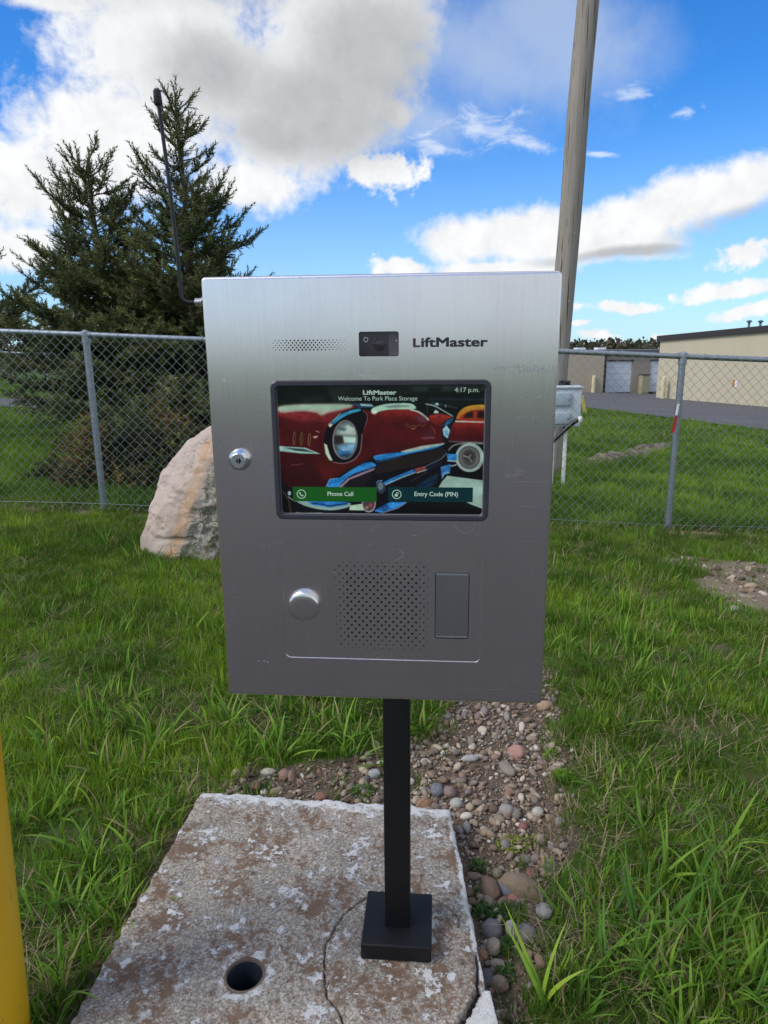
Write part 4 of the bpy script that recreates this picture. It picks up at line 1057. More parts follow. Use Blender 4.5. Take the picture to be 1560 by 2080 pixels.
# far headlight
fill([(900, 600), (906, 556), (934, 526), (973, 520), (962, 560), (944, 592), (936, 642), (912, 646)], (14, 22, 32)); fill([(912, 566), (934, 532), (966, 524), (948, 548), (920, 566)], (30, 84, 122))
fill([(908, 580), (928, 560), (946, 584), (934, 626), (914, 612)], (150, 186, 190)); fill([(918, 590), (934, 582), (938, 606), (924, 616)], (84, 140, 176), soft=2)
# side trim and vents
fill([(62, 666), (200, 674), (282, 706), (180, 704), (68, 692)], (140, 180, 170)); fill([(90, 674), (190, 680), (250, 698), (150, 690)], (44, 60, 64), soft=1)
for vx, vy in ((143, 626), (181, 629), (222, 632)):
    fill(ell(vx, vy, 8, 34, 0.05), (112, 92, 58)); fill(ell(vx + 1, vy, 4, 28, 0.05), (52, 26, 18))
fill([(240, 616), (268, 612), (262, 624), (246, 626)], (190, 150, 148), soft=1); line([(255, 588), (275, 596)], 5, (170, 130, 134)); line([(124, 762), (152, 764), (186, 756)], 4, (140, 92, 96), op=0.7)
# grille and bumper
gr_p = [(560, 812), (575, 760), (640, 735), (905, 672), (930, 690), (900, 730), (760, 770)]
fill(gr_p, (22, 19, 20)); gm = pmask(gr_p)
gxm = ((((xx + yy * 0.25) / 11.0) % 1.0) < 0.22) | ((((yy + xx * 0.30) / 9.0) % 1.0) < 0.22); fill(None, (62, 52, 44), op=0.55, mask=gm & gxm)
fill([(548, 716), (600, 706), (740, 690), (906, 650), (924, 650), (880, 676), (742, 702), (650, 728), (572, 748)], (36, 116, 178)); fill([(690, 692), (800, 664), (918, 648), (910, 658), (800, 682), (720, 698)], (150, 170, 158), soft=1); fill([(566, 740), (660, 720), (760, 698), (660, 730), (572, 752)], (16, 52, 86))
fill([(306, 880), (326, 836), (366, 832), (392, 822), (440, 786), (510, 749), (548, 746), (574, 764), (545, 778), (440, 812), (395, 850), (372, 882)], (36, 118, 184)); fill([(372, 880), (420, 832), (540, 782), (566, 776), (555, 790), (430, 840), (390, 880)], (140, 118, 138)); fill([(390, 880), (430, 846), (556, 792), (540, 830), (500, 870)], (24, 22, 26))
line([(306, 880), (328, 836), (368, 832)], 4, (110, 170, 200), op=0.8)
fill([(604, 852), (640, 832), (756, 784), (772, 794), (650, 850), (612, 868)], (38, 108, 170)); line([(612, 866), (700, 826), (772, 798)], 5, (140, 160, 166)); fill([(764, 780), (820, 766), (824, 780), (776, 800)], (150, 76, 76)); line([(776, 802), (830, 784)], 5, (170, 176, 170)); line([(820, 768), (900, 730), (930, 700)], 7, (70, 84, 96)); fill([(820, 770), (905, 735), (900, 760), (830, 790)], (18, 26, 44), soft=2)
fill(ell(592, 878, 24, 32), (44, 56, 72)); fill(ell(590, 872, 14, 20), (96, 110, 124)); line([(570, 860), (576, 846), (600, 842)], 5, (90, 150, 190))
fill([(928, 702), (984, 706), (976, 744), (936, 742)], (40, 116, 176)); line([(930, 738), (984, 742), (978, 760), (950, 766)], 6, (160, 176, 172)); fill([(898, 770), (952, 756), (944, 800), (902, 820)], (46, 108, 164), soft=1); line([(904, 830), (918, 800), (944, 800)], 5, (120, 160, 186)); fill([(770, 870), (850, 820), (885, 800), (880, 850), (830, 885)], (14, 40, 62), soft=3); line([(740, 850), (830, 796)], 3, (60, 66, 74))
# bottom chrome
fill([(120, 930), (140, 952), (180, 990), (280, 1010), (360, 1008), (430, 980), (445, 955), (300, 940)], (14, 15, 22))
fill([(140, 948), (200, 952), (400, 955), (442, 962), (424, 986), (350, 1002), (270, 998), (190, 978)], (130, 158, 150)); fill([(200, 952), (400, 954), (436, 962), (400, 976), (320, 986), (240, 974)], (38, 112, 180)); line([(230, 962), (300, 972), (330, 980), (370, 970), (420, 966)], 6, (24, 40, 60))
fill([(432, 974), (500, 964), (504, 1000), (428, 1000)], (168, 196, 168)); fill(ell(530, 964, 36, 46), (150, 150, 158)); fill(ell(529, 964, 30, 40), (74, 60, 62)); fill(ell(540, 972, 10, 10), (160, 70, 90), soft=1); fill(ell(520, 985, 9, 9), (130, 120, 90), soft=1)
fill([(556, 1002), (600, 975), (640, 954), (722, 954), (680, 986), (600, 1014)], (38, 122, 192)); line([(600, 1012), (680, 986), (724, 955)], 6, (110, 110, 130)); fill([(580, 990), (620, 965), (640, 985), (610, 1004)], (22, 72, 130), soft=2)
fill([(76, 885), (120, 905), (150, 1018), (84, 1018)], (8, 8, 10)); line([(80, 900), (112, 950), (122, 1018)], 5, (70, 58, 56)); line([(92, 900), (120, 950), (130, 1018)], 3, (50, 44, 44))
fill(ell(116, 912, 9, 12), (150, 176, 176)); line([(108, 930), (130, 945), (150, 956)], 5, (140, 156, 150))
img = blur(img[..., 0], 1)[..., None] * [1, 0, 0] + blur(img[..., 1], 1)[..., None] * [0, 1, 0] + blur(img[..., 2], 1)[..., None] * [0, 0, 1]
lowf = sum(blur(rng.normal(0, 1, (H_, W_)), r_)[..., None] * r_ * k_ for r_, k_ in ((14, 0.10), (5, 0.05), (2, 0.028)))
bright = img.mean(2, keepdims=True)
blue = np.clip((img[..., 2] - img[..., 0] - 20) / 60, 0, 1)[..., None]
strk = rng.normal(0, 1, (H_, W_))
strk = blur(strk, 3) * 9
chan = np.sin((yy + xx * 0.33) / 5.5 + strk * 0.8)[..., None]
img = img * (1 + lowf) + lowf * 10 + blue * (chan * 14 + np.clip(strk, 0, 3)[..., None] * 5)
redm = np.clip((img[..., 0] - img[..., 1] - 25) / 60, 0, 1)[..., None]
img = img * (1 + redm * 0.16 * np.sin((yy * 1.0 - xx * 0.12) / 17.0 + strk * 0.5)[..., None])
img = img * (1 - 0.14 * redm)
img = 255 * np.clip(img / 255, 0, 1) ** 1.04
img = img + blur((img[..., 2] > 140).astype(float), 9)[..., None] * np.array([3, 7, 10.0])
cells = img.reshape(CH, SSN, CW, SSN, 3).mean((1, 3))[::-1]
cells = np.clip(cells + rng.normal(0, 1.2, cells.shape), 0, 255) / 255.0
cells = np.where(cells <= 0.04045, cells / 12.92, ((cells + 0.055) / 1.055) ** 2.4)
gu = np.linspace(SX0, SX1, CW + 1); gw = np.linspace(SZ0, SZ1, CH + 1); GU, GW = np.meshgrid(gu, gw)
ii = np.arange((CW + 1) * (CH + 1)).reshape(CH + 1, CW + 1)
FS = np.stack([ii[:-1, :-1], ii[:-1, 1:], ii[1:, 1:], ii[1:, :-1]], -1).reshape(-1, 4)
def emis(name, col=None, attr=None, k=1.0):
    m, t, b = new_mat(name)
    src = t.attr(attr, 'Color') if attr else t.mix(t.noise(t.co, 300, 2), tuple(np.array(col) * 0.96), tuple(np.array(col) * 1.04))
    b.inputs['Base Color'].default_value = (0.004, 0.004, 0.004, 1); b.inputs['Roughness'].default_value = 0.12; b.inputs['Specular IOR Level'].default_value = 0.35
    t.put(b.inputs['Emission Color'], src); b.inputs['Emission Strength'].default_value = k * 0.85 * 2 ** (-EXPO)
    return m
scr = meshobj('screen', np.stack([GU.ravel(), np.full(GU.size, 0.0034), GW.ravel()], 1), FS, emis('lit_display', attr='pix'), TB)
vattr(scr, 'pix', np.concatenate([cells.reshape(-1, 3), np.ones((CW * CH, 1))], 1), 'FLOAT_COLOR', 'FACE')
scr['label'] = 'lit touch screen showing the chrome front of a red classic car'
E_TXT = emis('display_text_white', lin((168, 196, 184))); E_GRN = emis('display_button_green', lin((20, 84, 26))); E_TEA = emis('display_button_teal', lin((2, 44, 50)))

def text_mesh(name, body, size, mat, parent, x, z, y, width=None, align='LEFT', bold=0.0, shear=0.0, height=None, heavy=0.0):
    cu = bpy.data.curves.new(name, 'FONT'); cu.body = body; cu.size = size; cu.offset = bold * size; cu.shear = shear; cu.resolution_u = 4
    o = bpy.data.objects.new(name, cu); COL.objects.link(o)
    bpy.context.view_layer.update()
    me = bpy.data.meshes.new_from_object(o.evaluated_get(bpy.context.evaluated_depsgraph_get()))
    bpy.data.objects.remove(o); bpy.data.curves.remove(cu)
    n = len(me.vertices); co = np.zeros(n * 3); me.vertices.foreach_get('co', co); co = co.reshape(-1, 3)
    w0, w1 = co[:, 0].min(), co[:, 0].max()
    kx = (width / (w1 - w0)) if width else 1.0
    kz_ = kx if height is None else height / (co[:, 1].max() - 0.0)
    X_ = (co[:, 0] - w0) * kx; wid = (w1 - w0) * kx
    if align == 'CENTER': X_ -= wid / 2
    out = np.stack([x + X_, np.full(n, y), z + co[:, 1] * kz_], 1)
    me.vertices.foreach_set('co', out.ravel()); me.materials.clear(); me.materials.append(mat); me.update()
    if heavy:
        fs = [tuple(p.vertices) for p in me.polygons]; base = out.copy(); VV, FF = [], []
        for q, (ox, oz) in enumerate(((0, 0), (-1, 0), (1, 0), (0, 0.7), (0, -0.7), (-0.8, 0.6), (0.8, -0.6), (0.8, 0.6), (-0.8, -0.6))):
            VV.append(base + np.array([ox * heavy, -0.00001 * q, oz * heavy])); FF += [tuple(i + q * n for i in f) for f in fs]
        bpy.data.meshes.remove(me); return meshobj(name, np.concatenate(VV), FF, mat, parent)
    ob = bpy.data.objects.new(name, me); return link(ob, parent)
ty = 0.0031
text_mesh('greeting_text', 'Welcome To Park Place Storage', 0.006, E_TXT, scr, 0.1762, 0.3349, ty, width=0.0815, align='CENTER', bold=-0.004)
text_mesh('screen_logo_text', 'LiftMaster', 0.006, E_TXT, scr, 0.1785, 0.3410, ty, width=0.034, align='CENTER', bold=0.0, height=0.0042, heavy=0.00022)
text_mesh('clock_text', '4:17 p.m.', 0.006, E_TXT, scr, 0.2670, 0.3430, ty, width=0.0245, align='CENTER', bold=-0.003)
def scr_button(name, x0, x1, z0, z1, mat, txt, w, icon):
    o = MB().add([(x0, 0.0032, z0), (x1, 0.0032, z0), (x1, 0.0032, z1), (x0, 0.0032, z1)], [(0, 1, 2, 3)]).build(name, mat, scr)
    text_mesh(name + '_text', txt, 0.005, E_TXT, scr, x0 + (x1 - x0) * 0.57, z0 + (z1 - z0) * 0.40, 0.0030, width=w, align='CENTER', heavy=0.00012)
    mb = MB(); cx_, cz_ = x0 + 0.0092, (z0 + z1) / 2; ro, ri = 0.0050, 0.0042
    ringstrip(mb, circ(cx_, cz_, ro, 28), 0.0030, circ(cx_, cz_, ri, 28), 0.0030)
    if icon == 'phone':
        pts = [(-2.2, 2.1), (-1.3, 2.5), (-0.7, 1.2), (-1.2, 0.6), (-0.6, -0.5), (0.5, -1.2), (1.2, -0.8), (2.4, -1.5), (2.0, -2.3), (1.2, -2.7), (-0.4, -2.1), (-1.9, -0.6), (-2.6, 1.2)]
        plate(mb, [(cx_ + a * mm * 0.92, cz_ + b_ * mm * 0.92) for a, b_ in pts], [], 0.0030)
    else:
        mb.add([(cx_ + a * mm, 0.0030, cz_ + b_ * mm) for a, b_ in ((-2.1, -2.3), (1.1, -2.3), (1.1, 0.3), (-2.1, 0.3))], [(0, 1, 2, 3)])
        arc_o = [(0.2 + 1.55 * math.cos(a), 0.7 + 1.7 * math.sin(a)) for a in np.linspace(R(200), R(-20), 12)]; arc_i = [(0.2 + 0.85 * math.cos(a), 0.7 + 1.0 * math.sin(a)) for a in np.linspace(R(-20), R(200), 12)]
        plate(mb, [(cx_ + (a + 0.5) * mm, cz_ + b_ * mm) for a, b_ in arc_o + arc_i], [], 0.0030)
    mb.build(name + '_icon', E_TXT, scr)
scr_button('phone_call_button', 0.0843, 0.1740, 0.2285, 0.2442, E_GRN, 'Phone Call', 0.0275, 'phone')
scr_button('entry_code_button', 0.1862, 0.2752, 0.2290, 0.2447, E_TEA, 'Entry Code (PIN)', 0.0455, 'lock')

# camera window
cwn = MB(); plate(cwn, cam_hole, [], 0.0045); cw = cwn.build('camera_window', MAT['camglass'], TB)
MB().lathe([(0.0062, 0.0), (0.0062, 0.0008), (0.0050, 0.0012), (0.0046, 0.0004), (0.0001, 0.0006)], 28, (0.1782, 0.0044, 0.3910), '-Y', cap0=False, cap1=False).build('lens', MAT['lens'], cw, 40)
MB().lathe([(0.0024, 0.0), (0.0024, 0.0006), (0.0018, 0.0006), (0.0018, 0.0)], 20, (0.1650, 0.0044, 0.3955), '-Y', cap0=False, cap1=False).build('sensor_ring', MAT['nickel'], cw)
MB().box((0.1883, 0.0038, 0.3797), (0.1978, 0.0044, 0.4025)).build('window_strip', MAT['camglass2'], cw)
MB().add([(0.1951, 0.0036, 0.3935), (0.1964, 0.0036, 0.3935), (0.1964, 0.0036, 0.3955), (0.1957, 0.0036, 0.3945), (0.1951, 0.0036, 0.3955)], [(0, 1, 2, 3, 4)]).build('window_mark', MAT['scratch'], cw)
# maker's name printed on the door
text_mesh('logo_letter', 'L', 0.01, MAT['ink_red'], TB, 0.2132, 0.3880, -0.0003, width=0.0060, height=0.0078, heavy=0.0007)
text_mesh('logo_text', 'iftMaster', 0.01, MAT['ink'], TB, 0.2212, 0.3880, -0.0003, width=0.0648, height=0.0086, heavy=0.00058)
# lock
lk = MB().lathe([(0.0112, 0.0), (0.0114, 0.002), (0.0112, 0.0045), (0.0102, 0.0062), (0.0088, 0.0068)], 40, (0.030, 0, 0.274), '-Y', cap0=False, cap1=True).build('lock', MAT['chrome'], TB, 30)
MB().lathe([(0.0079, 0.0068), (0.0079, 0.0078), (0.0074, 0.0082), (0.0001, 0.0082)], 32, (0.030, 0, 0.2735), '-Y', cap0=False, cap1=False).build('lock_face', MAT['nickel'], lk, 30)
MB().lathe([(0.0026, 0.0084), (0.0001, 0.0084)], 16, (0.0305, 0, 0.2735), '-Y', cap0=False, cap1=False).build('keyhole', MAT['hole'], lk)
MB().box((0.0298, -0.0090, 0.2705), (0.0310, -0.0083, 0.2760)).build('key_blade', MAT['chrome'], lk)
# call button
MB().lathe([(0.0172, -0.0013), (0.0174, 0.0025), (0.0172, 0.0045), (0.0160, 0.0062), (0.0145, 0.0068), (0.008, 0.0071), (0.0001, 0.0072)], 56, (0.0930, 0.0, 0.1117), '-Y', cap0=False, cap1=False).build('call_button', MAT['steel'], TB, 40)
# antenna
an = MB(); A0 = Vector((-0.0095, 0.040, 0.4365))
an.tube([A0 + Vector(p) for p in ((0.0, 0, 0), (-0.018, 0, 0), (-0.0215, 0, 0.0006), (-0.0245, 0, 0.0028), (-0.026, 0, 0.006), (-0.0275, 0.0, 0.06), (-0.031, 0.0, 0.13), (-0.0355, 0.0, 0.198))], 0.0019, 10)
AN = an.build('antenna', MAT['plastic'], TB, 50)
MB().tube([A0 + Vector(p) for p in ((-0.0352, 0, 0.190), (-0.0353, 0, 0.1915), (-0.0358, 0, 0.203), (-0.0359, 0, 0.2045))], [0.0036, 0.0043, 0.0037, 0.0022], 16).build('antenna_tip', MAT['plastic'], AN, 40)
cn = MB(); cn.tube([A0 + Vector((-0.0112 + 0.0006 * k, 0, 0)) for k in range(13)], [0.0040 + 0.0004 * (k % 2) for k in range(13)], 12); cn.tube([A0 + Vector((-0.004, 0, 0)), A0 + Vector((0.0118, 0, 0))], 0.0052, 6); cn.build('antenna_connector', MAT['nickel'], AN, 30)
# scuffs and scratches that years of cars and fingers have left
def streak(name, pts, w, mat):
    mb = MB(); V = []; n = len(pts)
    for i, (x, z) in enumerate(pts):
        a = np.array(pts[max(i - 1, 0)]); b_ = np.array(pts[min(i + 1, n - 1)]); d = b_ - a; d = d / (np.hypot(*d) + 1e-9)
        ww = w * (0.35 + 0.65 * random.random()) * (0.3 if i in (0, n - 1) else 1)
        V += [(x - d[1] * ww, -0.00012, z + d[0] * ww), (x + d[1] * ww, -0.00012, z - d[0] * ww)]
    mb.add(V, [(2 * i, 2 * i + 1, 2 * i + 3, 2 * i + 2) for i in range(n - 1)]); mb.build(name, mat, dobj)
for x0, z0, l_ in ((0.036, 0.0435, 0.004), (0.043, 0.0433, 0.003), (0.047, 0.0425, 0.003)):
    streak('scratch', [(x0 + l_ * k / 4, z0 + 0.0006 * random.uniform(-1, 1)) for k in range(5)], 0.0007, MAT['scratch'])
streak('scratch', [(0.257, 0.2080), (0.259, 0.201), (0.264, 0.1965), (0.270, 0.196), (0.276, 0.200), (0.279, 0.207)], 0.00022, MAT['scratch'])
streak('scratch', [(0.196, 0.1775), (0.201, 0.1745), (0.2035, 0.1725), (0.199, 0.168), (0.193, 0.164)], 0.00018, MAT['scratch'])
for k in range(9):
    x0, z0 = random.uniform(0.07, 0.28), random.uniform(0.150, 0.206); a = random.uniform(-0.6, 0.6); l_ = random.uniform(0.002, 0.009)
    streak('scratch', [(x0 + l_ * math.cos(a) * q / 3, z0 + l_ * math.sin(a) * q / 3) for q in range(4)], 0.00010, MAT['scratch'])
for z0, x0, x1 in ((0.1875, 0.325, 0.349), (0.0165, 0.262, 0.318), (0.0155, 0.325, 0.351), (0.252, 0.315, 0.352), (0.226, 0.322, 0.350)):
    streak('scratch', [(x0 + (x1 - x0) * q / 7, z0 + random.uniform(-0.0003, 0.0003)) for q in range(8)], 0.00007, MAT['scratch'])
MAT['scuff'] = steel('scuffed_steel', 0.42, (0.56, 0.55, 0.55))
def scuff_row(x0, x1, z0, hh_, n, w):
    mb = MB()
    for k in range(n):
        x = x0 + (x1 - x0) * (k + random.uniform(-0.4, 0.4)) / n; h_ = hh_ * random.uniform(0.3, 1.0); zc = z0 + random.uniform(-0.3, 0.3) * hh_; ww = w * random.uniform(0.4, 1.0)
        mb.add([(x, -0.00012, zc - h_ / 2), (x + ww, -0.00012, zc - h_ / 2 + random.uniform(-0.4, 0.4) * mm), (x + ww * 0.9, -0.00012, zc + h_ / 2), (x + ww * 0.2, -0.00012, zc + h_ / 2)], [(0, 1, 2, 3)])
    mb.build('scuff', MAT['scuff'], dobj)
scuff_row(0.292, 0.353, 0.3675, 0.0045, 46, 0.0009); scuff_row(0.318, 0.353, 0.3640, 0.004, 34, 0.0009); scuff_row(0.300, 0.352, 0.3380, 0.0022, 34, 0.0008); scuff_row(0.312, 0.352, 0.3180, 0.0018, 26, 0.0008)

# ------------------------------------------------------------------ vegetation helpers
PROTO = bpy.data.collections.new('prototypes')
def proto(name, V, F, mat, attrs=None, smooth=True, coll=None):
    o = meshobj(name, V, F, mat, smooth=smooth); COL.objects.unlink(o); coll.objects.link(o)
    for k, (vals, typ, dom) in (attrs or {}).items(): vattr(o, k, vals, typ, dom)
    return o
def scatter(name, pts, rots, scl, idx, tint, coll, label, cat):
    me = bpy.data.meshes.new(name); me.vertices.add(len(pts)); me.vertices.foreach_set('co', np.asarray(pts, np.float32).ravel())
    o = bpy.data.objects.new(name, me); link(o)
    vattr(o, 'rot', rots, 'FLOAT_VECTOR'); vattr(o, 'scl', scl, 'FLOAT_VECTOR'); vattr(o, 'tint', tint)
    a = me.attributes.new('idx', 'INT', 'POINT'); a.data.foreach_set('value', np.asarray(idx, np.int32))
    g = bpy.data.node_groups.new(name, 'GeometryNodeTree')
    g.interface.new_socket('Geometry', in_out='INPUT', socket_type='NodeSocketGeometry'); g.interface.new_socket('Geometry', in_out='OUTPUT', socket_type='NodeSocketGeometry')
    N_ = g.nodes; L_ = g.links
    gi, go = N_.new('NodeGroupInput'), N_.new('NodeGroupOutput')
    ci = N_.new('GeometryNodeCollectionInfo'); ci.inputs['Collection'].default_value = coll; ci.inputs['Separate Children'].default_value = True; ci.inputs['Reset Children'].default_value = True
    ip = N_.new('GeometryNodeInstanceOnPoints'); ip.inputs['Pick Instance'].default_value = True
    def na(nm, typ):
        n = N_.new('GeometryNodeInputNamedAttribute'); n.data_type = typ; n.inputs['Name'].default_value = nm; return n.outputs[0]
    L_.new(gi.outputs[0], ip.inputs['Points']); L_.new(ci.outputs[0], ip.inputs['Instance'])
    L_.new(na('idx', 'INT'), ip.inputs['Instance Index']); L_.new(na('rot', 'FLOAT_VECTOR'), ip.inputs['Rotation']); L_.new(na('scl', 'FLOAT_VECTOR'), ip.inputs['Scale'])
    L_.new(ip.outputs[0], go.inputs[0])
    md = o.modifiers.new('scatter', 'NODES'); md.node_group = g
    return tag(o, label, cat, kind='stuff')

def blade_set(n, spread, hmin, hmax, wid, arch, seg=4, flat=0.0, fold=True):
    V, F, bc = [], [], []
    for k in range(n):
        a = random.uniform(0, 2 * math.pi); rr = spread * math.sqrt(random.random()); bx, by = rr * math.cos(a), rr * math.sin(a)
        h_ = random.uniform(hmin, hmax); w = wid * random.uniform(0.6, 1.25); da = a + random.uniform(-1.2, 1.2)
        lean = random.uniform(0.05, 0.35) + flat; cv = arch * random.uniform(0.5, 1.5)
        dx, dy = math.cos(da), math.sin(da); tw = random.uniform(-0.6, 0.6)
        x, y, z = bx, by, -0.01; th = lean; base = len(V); val = random.random()
        for s in range(seg + 1):
            f_ = s / seg; ww = w * (0.75 + 0.5 * f_ if f_ < 0.4 else (1 - f_) ** 0.7 * 1.25)
            sa = da + math.pi / 2 + tw * f_
            sx, sy = math.cos(sa) * ww / 2, math.sin(sa) * ww / 2
            if s == seg: V.append((x, y, z)); bc.append(val)
            else: V += [(x - sx, y - sy, z), (x + sx, y + sy, z)]; bc += [val, val]
            st = h_ / seg; x += dx * math.sin(th) * st; y += dy * math.sin(th) * st; z += math.cos(th) * st; th += cv / seg
        for s in range(seg - 1): F.append((base + 2 * s, base + 2 * s + 1, base + 2 * s + 3, base + 2 * s + 2))
        F.append((base + 2 * seg - 2, base + 2 * seg - 1, base + 2 * seg))
    return V, F, bc

def grass_mat(name, c_dark, c_mid, c_light, straw=(0.34, 0.28, 0.14), trans=0.4):
    m, t, b = new_mat(name)
    ti = t.attr('tint', 'Fac', 'INSTANCER'); bc = t.attr('bc')
    f_ = t.m('ADD', t.m('MULTIPLY', ti, 0.62), t.m('MULTIPLY', bc, 0.42))
    c0 = t.ramp(f_, [(0.0, c_dark), (0.45, c_mid), (0.85, c_light), (1.0, tuple(np.array(c_light) * np.array((1.25, 1.05, 1.1))))])
    c0 = t.mix(t.ss(bc, 0.955, 0.965), c0, straw)
    t.put(b.inputs['Base Color'], c0); b.inputs['Roughness'].default_value = 0.55; b.inputs['Specular IOR Level'].default_value = 0.2
    tr = t.node('ShaderNodeBsdfTranslucent', {'Color': t.mix(1.0, c0, (1.25, 1.2, 0.7), 'MULTIPLY')})
    mx = t.node('ShaderNodeMixShader', {0: trans, 1: b.outputs[0], 2: tr.outputs[0]})
    t.l.new(mx.outputs[0], t.n['Material Output'].inputs[0])
    return m
MAT['grass'] = grass_mat('lawn_grass', (0.044, 0.092, 0.014), (0.108, 0.205, 0.022), (0.250, 0.385, 0.036))
MAT['coarse'] = grass_mat('coarse_grass', (0.060, 0.145, 0.026), (0.125, 0.265, 0.036), (0.270, 0.440, 0.050))
MAT['straw'] = grass_mat('dry_straw', (0.16, 0.125, 0.07), (0.28, 0.22, 0.13), (0.42, 0.35, 0.22), trans=0.2)

def grass_coll(name, specs):
    c_ = bpy.data.collections.new(name)
    for i, (args, mat) in enumerate(specs):
        V, F, bc = blade_set(*args)
        proto('%s_%02d' % (name, i), V, F, mat, {'bc': (bc, 'FLOAT', 'POINT')}, False, c_)
    return c_
# (blades, spread, hmin, hmax, width, arch, seg, flat)
near_specs = [((40, 0.05, 0.022, 0.055, 0.0030, 0.6, 3), MAT['grass'])] * 4 + [((24, 0.05, 0.04, 0.09, 0.0036, 0.6, 4), MAT['grass'])] * 4 + \
             [((9, 0.04, 0.08, 0.16, 0.0075, 0.7, 6), MAT['coarse'])] * 4 + [((7, 0.035, 0.11, 0.21, 0.0105, 1.1, 7, 0.1), MAT['coarse'])] * 3 + [((13, 0.06, 0.03, 0.10, 0.0022, 0.5, 3, 0.9), MAT['straw'])] * 2
GC = grass_coll('grass_near', near_specs)
far_specs = [((44, 0.11, 0.05, 0.11, 0.005, 0.7, 3), MAT['grass'])] * 5 + [((30, 0.22, 0.06, 0.12, 0.011, 0.6, 2), MAT['grass'])] * 4 + [((9, 0.05, 0.12, 0.24, 0.007, 0.9, 4), MAT['coarse'])] * 2 + [((16, 0.10, 0.04, 0.12, 0.004, 0.5, 3, 0.8), MAT['straw'])] * 2
GF = grass_coll('grass_far', far_specs)

def allowed(x, y):
    k = np.ones(len(x))
    k *= 1 - sstep(pdist(x, y, SLAB), -0.035, -0.012)
    k *= 1 - m_gravel(x, y) * np.where(x < 0.1, 0.86, 0.96)
    k *= 1 - 0.94 * m_bare(x, y)
    k *= 1 - 0.80 * m_strip(x, y)
    k *= 1 - 0.72 * m_bald(x, y)
    k *= 1 - sstep(y, 0.52, 0.45) if False else (y > 0.47)
    bx, by = -1.16, 4.1
    k *= (((x - cen[0]) / 0.42) ** 2 + ((y - BY - 0.12) / 0.24) ** 2 > 1)
    k *= np.hypot(x + 0.75, y - 1.0) > 0.10
    k *= (x < drive_edge(y) - 0.15) | (y < 7)
    k *= ~((y > 15.1) & (y < 18.3) & (x < -2))
    return k
def sample(n, y0, y1, xl, xr):
    y = np.sqrt(rng.uniform(y0 ** 2, y1 ** 2, n)); x = xl * y + (xr - xl) * y * rng.random(n) + rng.uniform(-0.5, 0.5, n)
    k = allowed(x, y); s_ = rng.random(n) < k
    return x[s_], y[s_]
P_, Rt, Sc, Ix, Ti = [], [], [], [], []
def emit(x, y, ids, smin, smax, tint, lean=0.18, zoff=0.0):
    n = len(x)
    if n == 0: return
    z = hgt(x, y) + zoff
    P_.append(np.stack([x, y, z], 1)); Rt.append(np.stack([rng.normal(0, lean, n), rng.normal(0, lean, n), rng.uniform(0, 6.28, n)], 1))
    s_ = rng.uniform(smin, smax, n); Sc.append(np.stack([s_, s_, s_ * rng.uniform(0.8, 1.15, n)], 1)); Ix.append(rng.choice(ids, n)); Ti.append(tint)
def lawn_tint(x, y):
    return np.clip(0.40 + 0.34 * fbm2(x, y, 1.9, 4.0) + 0.30 * fbm2(x, y, 6.5, 1.0) + rng.normal(0, 0.15, len(x)), 0, 1)
# the fine lawn
x, y = sample(14500, 0.75, 5.3, -0.72, 0.74); sh_ = sstep(fbm2(x, y, 3.1, 7.0), -0.9, 0.9); s_ = rng.random(len(x)) < 0.55 + 0.45 * sh_; x, y = x[s_], y[s_]; emit(x, y, [0, 1, 2, 3], 0.6, 1.3, lawn_tint(x, y))
x, y = sample(3600, 0.75, 5.3, -0.72, 0.74); dens = sstep(fbm2(x, y, 2.6, 9.0) + 0.4 * fbm2(x, y, 7, 1), -0.8, 0.9); s_ = rng.random(len(x)) < dens; x, y = x[s_], y[s_]; emit(x, y, [4, 5, 6, 7], 0.75, 1.3, lawn_tint(x, y))
x, y = sample(1300, 0.75, 5.2, -0.72, 0.74); dens = sstep(fbm2(x, y, 3.4, 6.0) + 0.5 * fbm2(x, y, 9, 3), 0.15, 1.0); s_ = rng.random(len(x)) < dens; x, y = x[s_], y[s_]; emit(x, y, [8, 9, 10, 11], 0.5, 0.95, lawn_tint(x, y) * 0.8 + 0.25, 0.25)
x, y = sample(2600, 0.75, 5.2, -0.72, 0.74); _tn = rng.integers(0, len(THATCH), 420); _tx = np.array([THATCH[i][0] for i in _tn]) + rng.normal(0, 0.10, 420); _ty = np.array([THATCH[i][1] for i in _tn]) + rng.normal(0, 0.10, 420); _k = allowed(_tx, _ty) > 0.12; x = np.concatenate([x, _tx[_k]]); y = np.concatenate([y, _ty[_k]]); emit(x, y, [15, 16], 0.6, 1.2, rng.random(len(x)))
